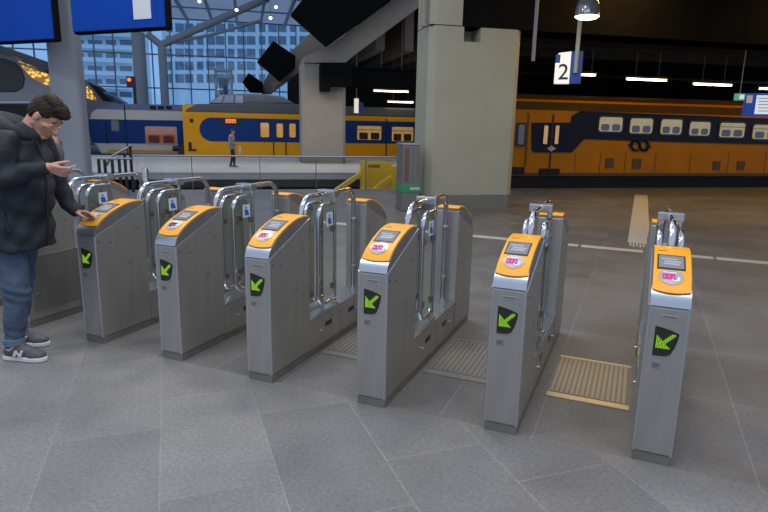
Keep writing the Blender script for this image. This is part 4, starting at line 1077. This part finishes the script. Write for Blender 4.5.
xa, xb, z0, z1 = PV.rect(134.5,-14,152,19.5); c = (s0+s1)/2
bm = BM(); box(bm, xa-c, xb-c, -.032, -.02, z0-zb, 1.86); finish('white_panel', bm, mat('board_white', (.55,.60,.66), .5), r)
xa = PV.px(157,10)[0]; bm = BM(); box(bm, xa-c-.008, xa-c+.008, -.031, -.02, .03, 1.88); finish('face_joint', bm, mat('board_joint', (.003,.03,.16), .5), r)
xb = PV.px(168,10)[0]; 
# railing along the track edge
HR = TUBE
PE = Plane(EDGE.w(0,-.12,0))
a, b_ = PE.px(130,156)[0], PE.px(416,155.5)[0]
r = empty('glass_railing', PE.w(a,0,0), PE.a, 'glass railing with slim steel handrail along the track edge', 'railing'); Lr = b_-a
za = .5*(PE.px(130,157)[1]+PE.px(400,156)[1])
bm = BM(); tube(bm, [(0,0,za),(Lr,0,za)], .022, 10); finish('handrail', bm, HR, r, smooth=True)
n = 5; posts = [0]+[PE.px(x,170)[0]-a for x in (192,260,316,366)]+[Lr]
for p in posts: bm = BM(); box(bm, p-.011, p+.011, -.02, .02, 0, za-.01); finish('post', bm, mat('post_grey', (.16,.16,.16), .5, .4), r)
for p, q in zip(posts, posts[1:]): bm = BM(); box(bm, p+.03, q-.03, -.006, .006, .06, za-.06); finish('glass_pane', bm, RAILG, r)
# black balustrade with sloping handrail at the left
a, b_ = PE.px(97,160)[0]-.0, PE.px(131,160)[0]
PE2 = Plane(EDGE.w(0,-.5,0)); a, b_ = PE2.px(98,165)[0], PE2.px(132,165)[0]
r = empty('stair_balustrade', PE2.w(a,0,0), PE2.a, 'black barred balustrade with steel handrail beside the steel column', 'balustrade'); Lb = b_-a
zt_ = PE2.px(115,158.5)[1]
bm = BM(); tube(bm, [(0,0,zt_),(Lb,0,zt_)], .025, 10); finish('handrail', bm, HR, r, smooth=True)
bm = BM(); tube(bm, [(.15,.12,PE2.px(104,166)[1]),(Lb*.35,.12,zt_+.03),(Lb,.12,PE2.px(131,146)[1])], .028, 10); finish('sloping_handrail', bm, HR, r, smooth=True)
for x, ytop in ((98.5,159),(104.5,160),(112,160),(119,157),(125,153),(131,146)):
    p = PE2.px(x,165)[0]-a; z = PE2.px(x,ytop)[1]
    bm = BM(); box(bm, p-.03, p+.03, .02, .07, 0, z); finish('baluster', bm, BLACK, r)
for (x, y, nm, lab) in ((147,181,'bollard','short chrome bollard standing behind the gates, left of centre'),):
    p = ground(147,196); rr = .065; zt_ = .36
    h_ = H-(166.5-120.5)/F*p.y
    r = empty('bollard', (p.x,p.y,0), 0, lab, 'bollard')
    bm = BM(); lathe(bm, [(rr,.02),(rr,h_-.03),(rr*.8,h_-.005),(.01,h_)], n=20); finish('post', bm, TUBE, r, smooth=True)
    bm = BM(); lathe(bm, [(rr*1.5,0),(rr*1.5,.02),(rr,.025)], n=20); finish('collar', bm, STEEL_D, r, smooth=True)
# yellow buffer stop
PF = Plane(EDGE.w(0,.9,0)); xs = PF.px(379,175)[0]
r = empty('buffer_stop', PF.w(xs,0,-1.2), PF.a, 'yellow buffer stop with sloping stays at the end of the track', 'buffer stop')
BUF = mat('buffer_yellow', (.85,.54,.02), .55, 0, .1, 4)
def bz(pts, d0, d1, nm, **k):
    bm = BM(); prism(bm, [(p[0]-xs, p[1]+1.2) for p in PF.poly(pts)], d0, d1, 'xz'); return finish(nm, bm, BUF, r, bevel=.015, **k)
bz([(361,161),(364.5,160),(364.5,205),(361,205)], -.1, .1, 'post'); bz([(390.5,166),(397,166),(397,205),(390.5,205)], -.1, .1, 'post')
bz([(364,174),(364,169),(343,183),(330,192),(333,196)], -.07, .07, 'stay'); bz([(391,180),(391,175),(378,184),(366,195),(372,195)], -.07, .07, 'stay')
f = bz([(364,162),(397,164),(397,200),(364,200)], .5, .6, 'back_plate')
s0, s1, z0, z1 = PF.rect(372,166,384,169); bm = BM(); 
for k in range(6): w_ = (s1-s0)/6; box(bm, s0-xs+k*w_, s0-xs+(k+.75)*w_, .49, .505, z0+1.2, z1+1.2)
finish('plate_lettering', bm, mat('letter_brown', (.16,.12,.03), .6), f)
# information kiosk with green band
PK = Plane(ground(408,211.5), R(13)); a, b_ = PK.px(402.5,180)[0], PK.px(419.5,180)[0]; zt_ = PK.px(409,143.5)[1]
r = empty('information_post', PK.w((a+b_)/2,0,0), PK.a, 'grey steel post cabinet with green band, left of the large pillar', 'post cabinet'); h = (b_-a)/2
z0, z1 = PK.px(409,192.5)[1], PK.px(409,185)[1]
KST = mat('cabinet_grey', (.20,.195,.185), .45, .5, .08, 5)
bm = BM(); box(bm, -h, h, 0, .5, .0, zt_-.03); finish('cabinet', bm, KST, r, bevel=.02)
bm = BM(); box(bm, -h-.012, h+.012, -.012, .512, z0, z1); gb = finish('green_band', bm, mat('band_green', (.03,.25,.10), .5), r, bevel=.008)
bm = BM()
for k in range(5): box(bm, -.02+k*.04, .01+k*.04, -.018, -.01, (z0+z1)/2-.02, (z0+z1)/2+.03)
finish('band_lettering', bm, mat('letter_pale', (.45,.62,.50), .5), gb)
bm = BM(); box(bm, -h-.01, h+.01, -.01, .51, zt_-.03, zt_); finish('lid', bm, mat('lid_grey', (.34,.33,.32), .4, .5), r, bevel=.006)
bm = BM(); box(bm, -h+.03, -h+.12, -.006, .01, z1+.06, zt_-.08); finish('slot_panel', bm, mat('slot_brown', (.13,.09,.05), .5), r)
for k in range(3): bm = BM(); box(bm, -.06+k*.09, -.055+k*.09, -.004, .01, z1+.06, zt_-.08); finish('panel_seam', bm, DARKF, r)

# ------------------------------------------------------------------ hall end: glazing, roof, towers outside
PH = Plane(atY(200,60,62)); a, b_ = PH.px(-330,60)[0], PH.px(330,60)[0]; zt_ = PH.px(200,20)[1]
FRM = mat('glazing_bar', (.22,.25,.29), .5, .3)
w1 = empty('window_1', PH.w(a,0,0), PH.a); struct(w1); Lw = b_-a
bm = BM(); box(bm, 0, Lw, -.02, .02, 0, zt_); finish('glass', bm, HALLG, w1)
bm = BM(); NB = round(Lw/1.75); sp = Lw/NB
for k in range(NB+1): box(bm, k*sp-.05, k*sp+.05, -.12, .12, 0, zt_)
for z in (zt_*.42, zt_*.70, zt_): box(bm, 0, Lw, -.10, .10, z-.06, z+.06)
finish('frame', bm, FRM, w1)
def frosted():
    m = bpy.data.materials.new('frosted_roof'); m.use_nodes = True; nt = m.node_tree; nt.nodes.clear()
    o = nt.nodes.new('ShaderNodeOutputMaterial'); mx = nt.nodes.new('ShaderNodeMixShader'); mx.inputs[0].default_value = .35
    t = nt.nodes.new('ShaderNodeBsdfTranslucent'); t.inputs[0].default_value = (.66,.74,.84,1)
    d = nt.nodes.new('ShaderNodeBsdfDiffuse'); d.inputs[0].default_value = (.66,.74,.84,1)
    nt.links.new(t.outputs[0], mx.inputs[1]); nt.links.new(d.outputs[0], mx.inputs[2]); nt.links.new(mx.outputs[0], o.inputs[0]); return m
rf = empty('window_2', PH.w(a,0,zt_+.05), PH.a); struct(rf)
bm = BM(); box(bm, 0, Lw+8, -26, 0, 0, .05); finish('roof_glass', bm, frosted(), rf)
bm = BM()
for k in range(5): box(bm, 0, Lw+8, -26+k*6.5-.07, -26+k*6.5+.07, -.12, .0)
for k in range(25): box(bm, k*Lw/24-.1, k*Lw/24+.1, -26, 0, -.35, .0)
finish('roof_bars', bm, mat('roof_bar', (.34,.38,.43), .5), rf)
# white tubular truss
WT = mat('truss_white', (.42,.46,.51), .45)
PTt = Plane(atY(160,45,50))
def tp(x, y): s, z = PTt.px(x, y); return PTt.w(s, 0, z)
def col_(x0, x1, ytop, label, d=0):
    s0, s1, z0, z1 = PTt.rect(x0, ytop, x1, 110); bm = BM(); h = (s1-s0)/2; lathe(bm, [(h,-1.0),(h,z1)], n=20)
    o = finish('tubular_column', bm, WT, smooth=True); o.location = PTt.w((s0+s1)/2, 0, 0); tag(o, label, 'column', 'pale columns before the glazed hall end')
col_(134,147,33,'thicker pale round column in front of the glazed hall end'); col_(159.5,168,46,'thinner pale round column right of the thicker one at the glazing')
p1, p2 = tp(161,45), tp(268,-2)
bm = BM(); tube(bm, [p1, p2], .30, 14); tag(finish('roof_tube', bm, WT, smooth=True), 'long pale roof tube rising right from the thinner column', 'roof tube', 'tubes of the roof truss')
bm = BM(); tube(bm, [tp(147,34), p1], .27, 14); tag(finish('roof_tube', bm, WT, smooth=True), 'short pale roof tube joining the two round columns', 'roof tube', 'tubes of the roof truss')
bm = BM(); tube(bm, [p1, tp(215,34), tp(262,20)], .12, 10); tag(finish('roof_tube', bm, WT, smooth=True), 'thin pale roof tube below the long one', 'roof tube', 'tubes of the roof truss')
for (x, y, lab) in ((199.5,1.5,'left'),(236.5,10,'second'),(270.5,18,'third'),(276,7,'right')):
    p = atY(x, y, 44); r = empty('roof_lamp', p, 0, {'left':'tiny roof spotlight right of the blue board, leftmost of four','second':'tiny roof spotlight second from left of four','third':'lower of the two tiny roof spotlights beside the black panel','right':'upper of the two tiny roof spotlights beside the black panel'}[lab], 'lamp', 'tiny spotlights under the glass roof')
    bm = BM(); ell(bm, (0,0,0), (.11,.11,.09), u=14, v=8); finish('bulb', bm, mat('spot_glow', (1,.9,.7), .5, 0, emit=5, ecol=(1,.88,.62)), r, smooth=True)
    bm = BM(); tube(bm, [(0,0,.1),(0,0,zt_+.05-p.z)], .02, 6); finish('stem', bm, FRM, r)
# signal mast and lift shaft
PSg = Plane(atY(130,90,46)); s_, z_ = PSg.px(129.5,80.5)
r = empty('signal_mast', PSg.w(s_,0,-1), PSg.a, 'slim signal mast with red light above the blue train', 'signal')
bm = BM(); tube(bm, [(.3,0,0),(.3,0,z_+.6)], .12, 8); finish('mast', bm, DARKF, r)
bm = BM(); box(bm, -.2,.4,-.1,.2,z_-.5+1,z_+.3+1); finish('signal_head', bm, DARKF, r)
bm = BM(); ell(bm, (0.0,-.10,z_+1.05), (.13,.08,.13), u=14, v=8); finish('red_lamp', bm, mat('signal_red', (.8,.1,.02), .4, 0, emit=3, ecol=(1,.10,.02)), r, smooth=True)
PLf = Plane(atY(223,80,48)); s0, s1, z0, z1 = PLf.rect(214.5,69,232.5,100)
r = empty('lift_tower', PLf.w((s0+s1)/2,0,-1), PLf.a, 'pale framed glass lift tower behind the yellow train', 'lift'); h = (s1-s0)/2
fr = BM()
for x in (-h, h-.18):
    for y in (0, 1.4): box(fr, x, x+.18, y, y+.18, 0, z1+1)
for z in (z0+1.2, (z0+z1)/2+1.5, z1+.85): box(fr, -h, h, 0, .15, z, z+.18); box(fr, -h, h, 1.4, 1.58, z, z+.18)
finish('frame', fr, mat('lift_white', (.55,.55,.52), .5), r)
bm = BM(); box(bm, -h+.18, h-.18, .05, .1, 0, z1+.9); finish('glass', bm, HALLG, r)
bm = BM(); box(bm, -h*.55, h*.5, .4, 1.2, z0+1.4, z0+2.6); finish('lift_car', bm, mat('lift_car', (.30,.26,.21), .5), r, bevel=.03)
# towers beyond the glazing
TW = mat('tower_wall', (.86,.88,.90), .7); TG = mat('tower_glass', (.20,.22,.26), .25)
PTw = Plane(atY(230,60,95))
def tower(P, x0, x1, y0, xs_, ys_, label, balcony=False):
    s0, s1, z0, z1 = P.rect(x0, y0, x1, 112); c = (s0+s1)/2
    r = empty('tower_block', P.w(c, 0, -2), P.a, label, 'building', 'tower blocks beyond the glazing')
    bm = BM(); box(bm, s0-c, s1-c, 0, 14, 0, z1+2); finish('wall', bm, TW, r)
    for y in ys_:
        for (xa, xb) in xs_:
            a, b2, za, zb_ = P.rect(xa, y, xb, y+(8.6 if not balcony else 5))
            bm = BM(); box(bm, a-c, b2-c, -.04, .05, za+2, zb_+2); f = finish('window', bm, TG, r)
        if balcony:
            a, b2, za, zb_ = P.rect(x0+2, y+5.4, x1-2, y+9.5); bm = BM(); box(bm, a-c, b2-c, -1.3, .0, za+2, zb_+2); finish('balcony', bm, TW, r, bevel=.05)
    return r
xs_ = []; x = 166
for k in range(14): xs_.append((x, x+(8.6 if k%3 else 6.4))); x += 9.4 if k%3 != 2 else 12.2
tower(PTw, 163, 312, -6, xs_, [-2+12.7*k for k in range(7)][:7], 'white tower block with rows of windows beyond the hall glazing')
PTw2 = Plane(atY(110,60,88))
tower(PTw2, 66, 135, 8, [(70,84),(88,102),(106,116),(120,132)], [14+13*k for k in range(7)], 'white block with balconies beyond the glazing, left of the tower', True)


# ------------------------------------------------------------------ light
w = bpy.data.worlds.new('dusk_sky'); scn.world = w; w.use_nodes = True
nt = w.node_tree; bg = nt.nodes['Background']
bg.inputs['Color'].default_value = (.64,.75,.97,1); bg.inputs['Strength'].default_value = .42
def area(name, loc, size, power, col, rot=(0,0,0)):
    l = bpy.data.lights.new(name, 'AREA'); l.shape = 'RECTANGLE'; l.size = size[0]; l.size_y = size[1]; l.energy = power; l.color = col
    o = bpy.data.objects.new(name, l); COL.objects.link(o); o.location = loc; o.rotation_euler = rot; return o
for (x, y) in ((-4,2),(0,1.5),(2.6,.8),(-4,7),(-.5,6.5)):
    area('concourse_fill', (x, y, 6.5), (1.6,.5), 55, (1,.93,.84))  # unseen fill lights added to brighten the floor and gates

# added fill lights without fittings: over the right-hand paving, over the far platform
for (s_, d_, pw_) in ((3,-.6,32),(8,-.6,32),(13,-.6,32),(5.5,2.2,22),(10,2.2,22),(15,2.2,22),(20,2.2,22)):
    p = PM.w(s_, d_, 4.70); area('warm_fill', p, (1.5,.25), pw_, (1,.56,.14), (0,0,PM.a))
for (s_, d_) in ((-6,-2.5),(-1,-2.5),(3,-2.5)):
    p = P2.w(s_, d_, 3.9); area('platform_fill', p, (1.5,.25), 26, (1,.82,.60), (0,0,PM.a))
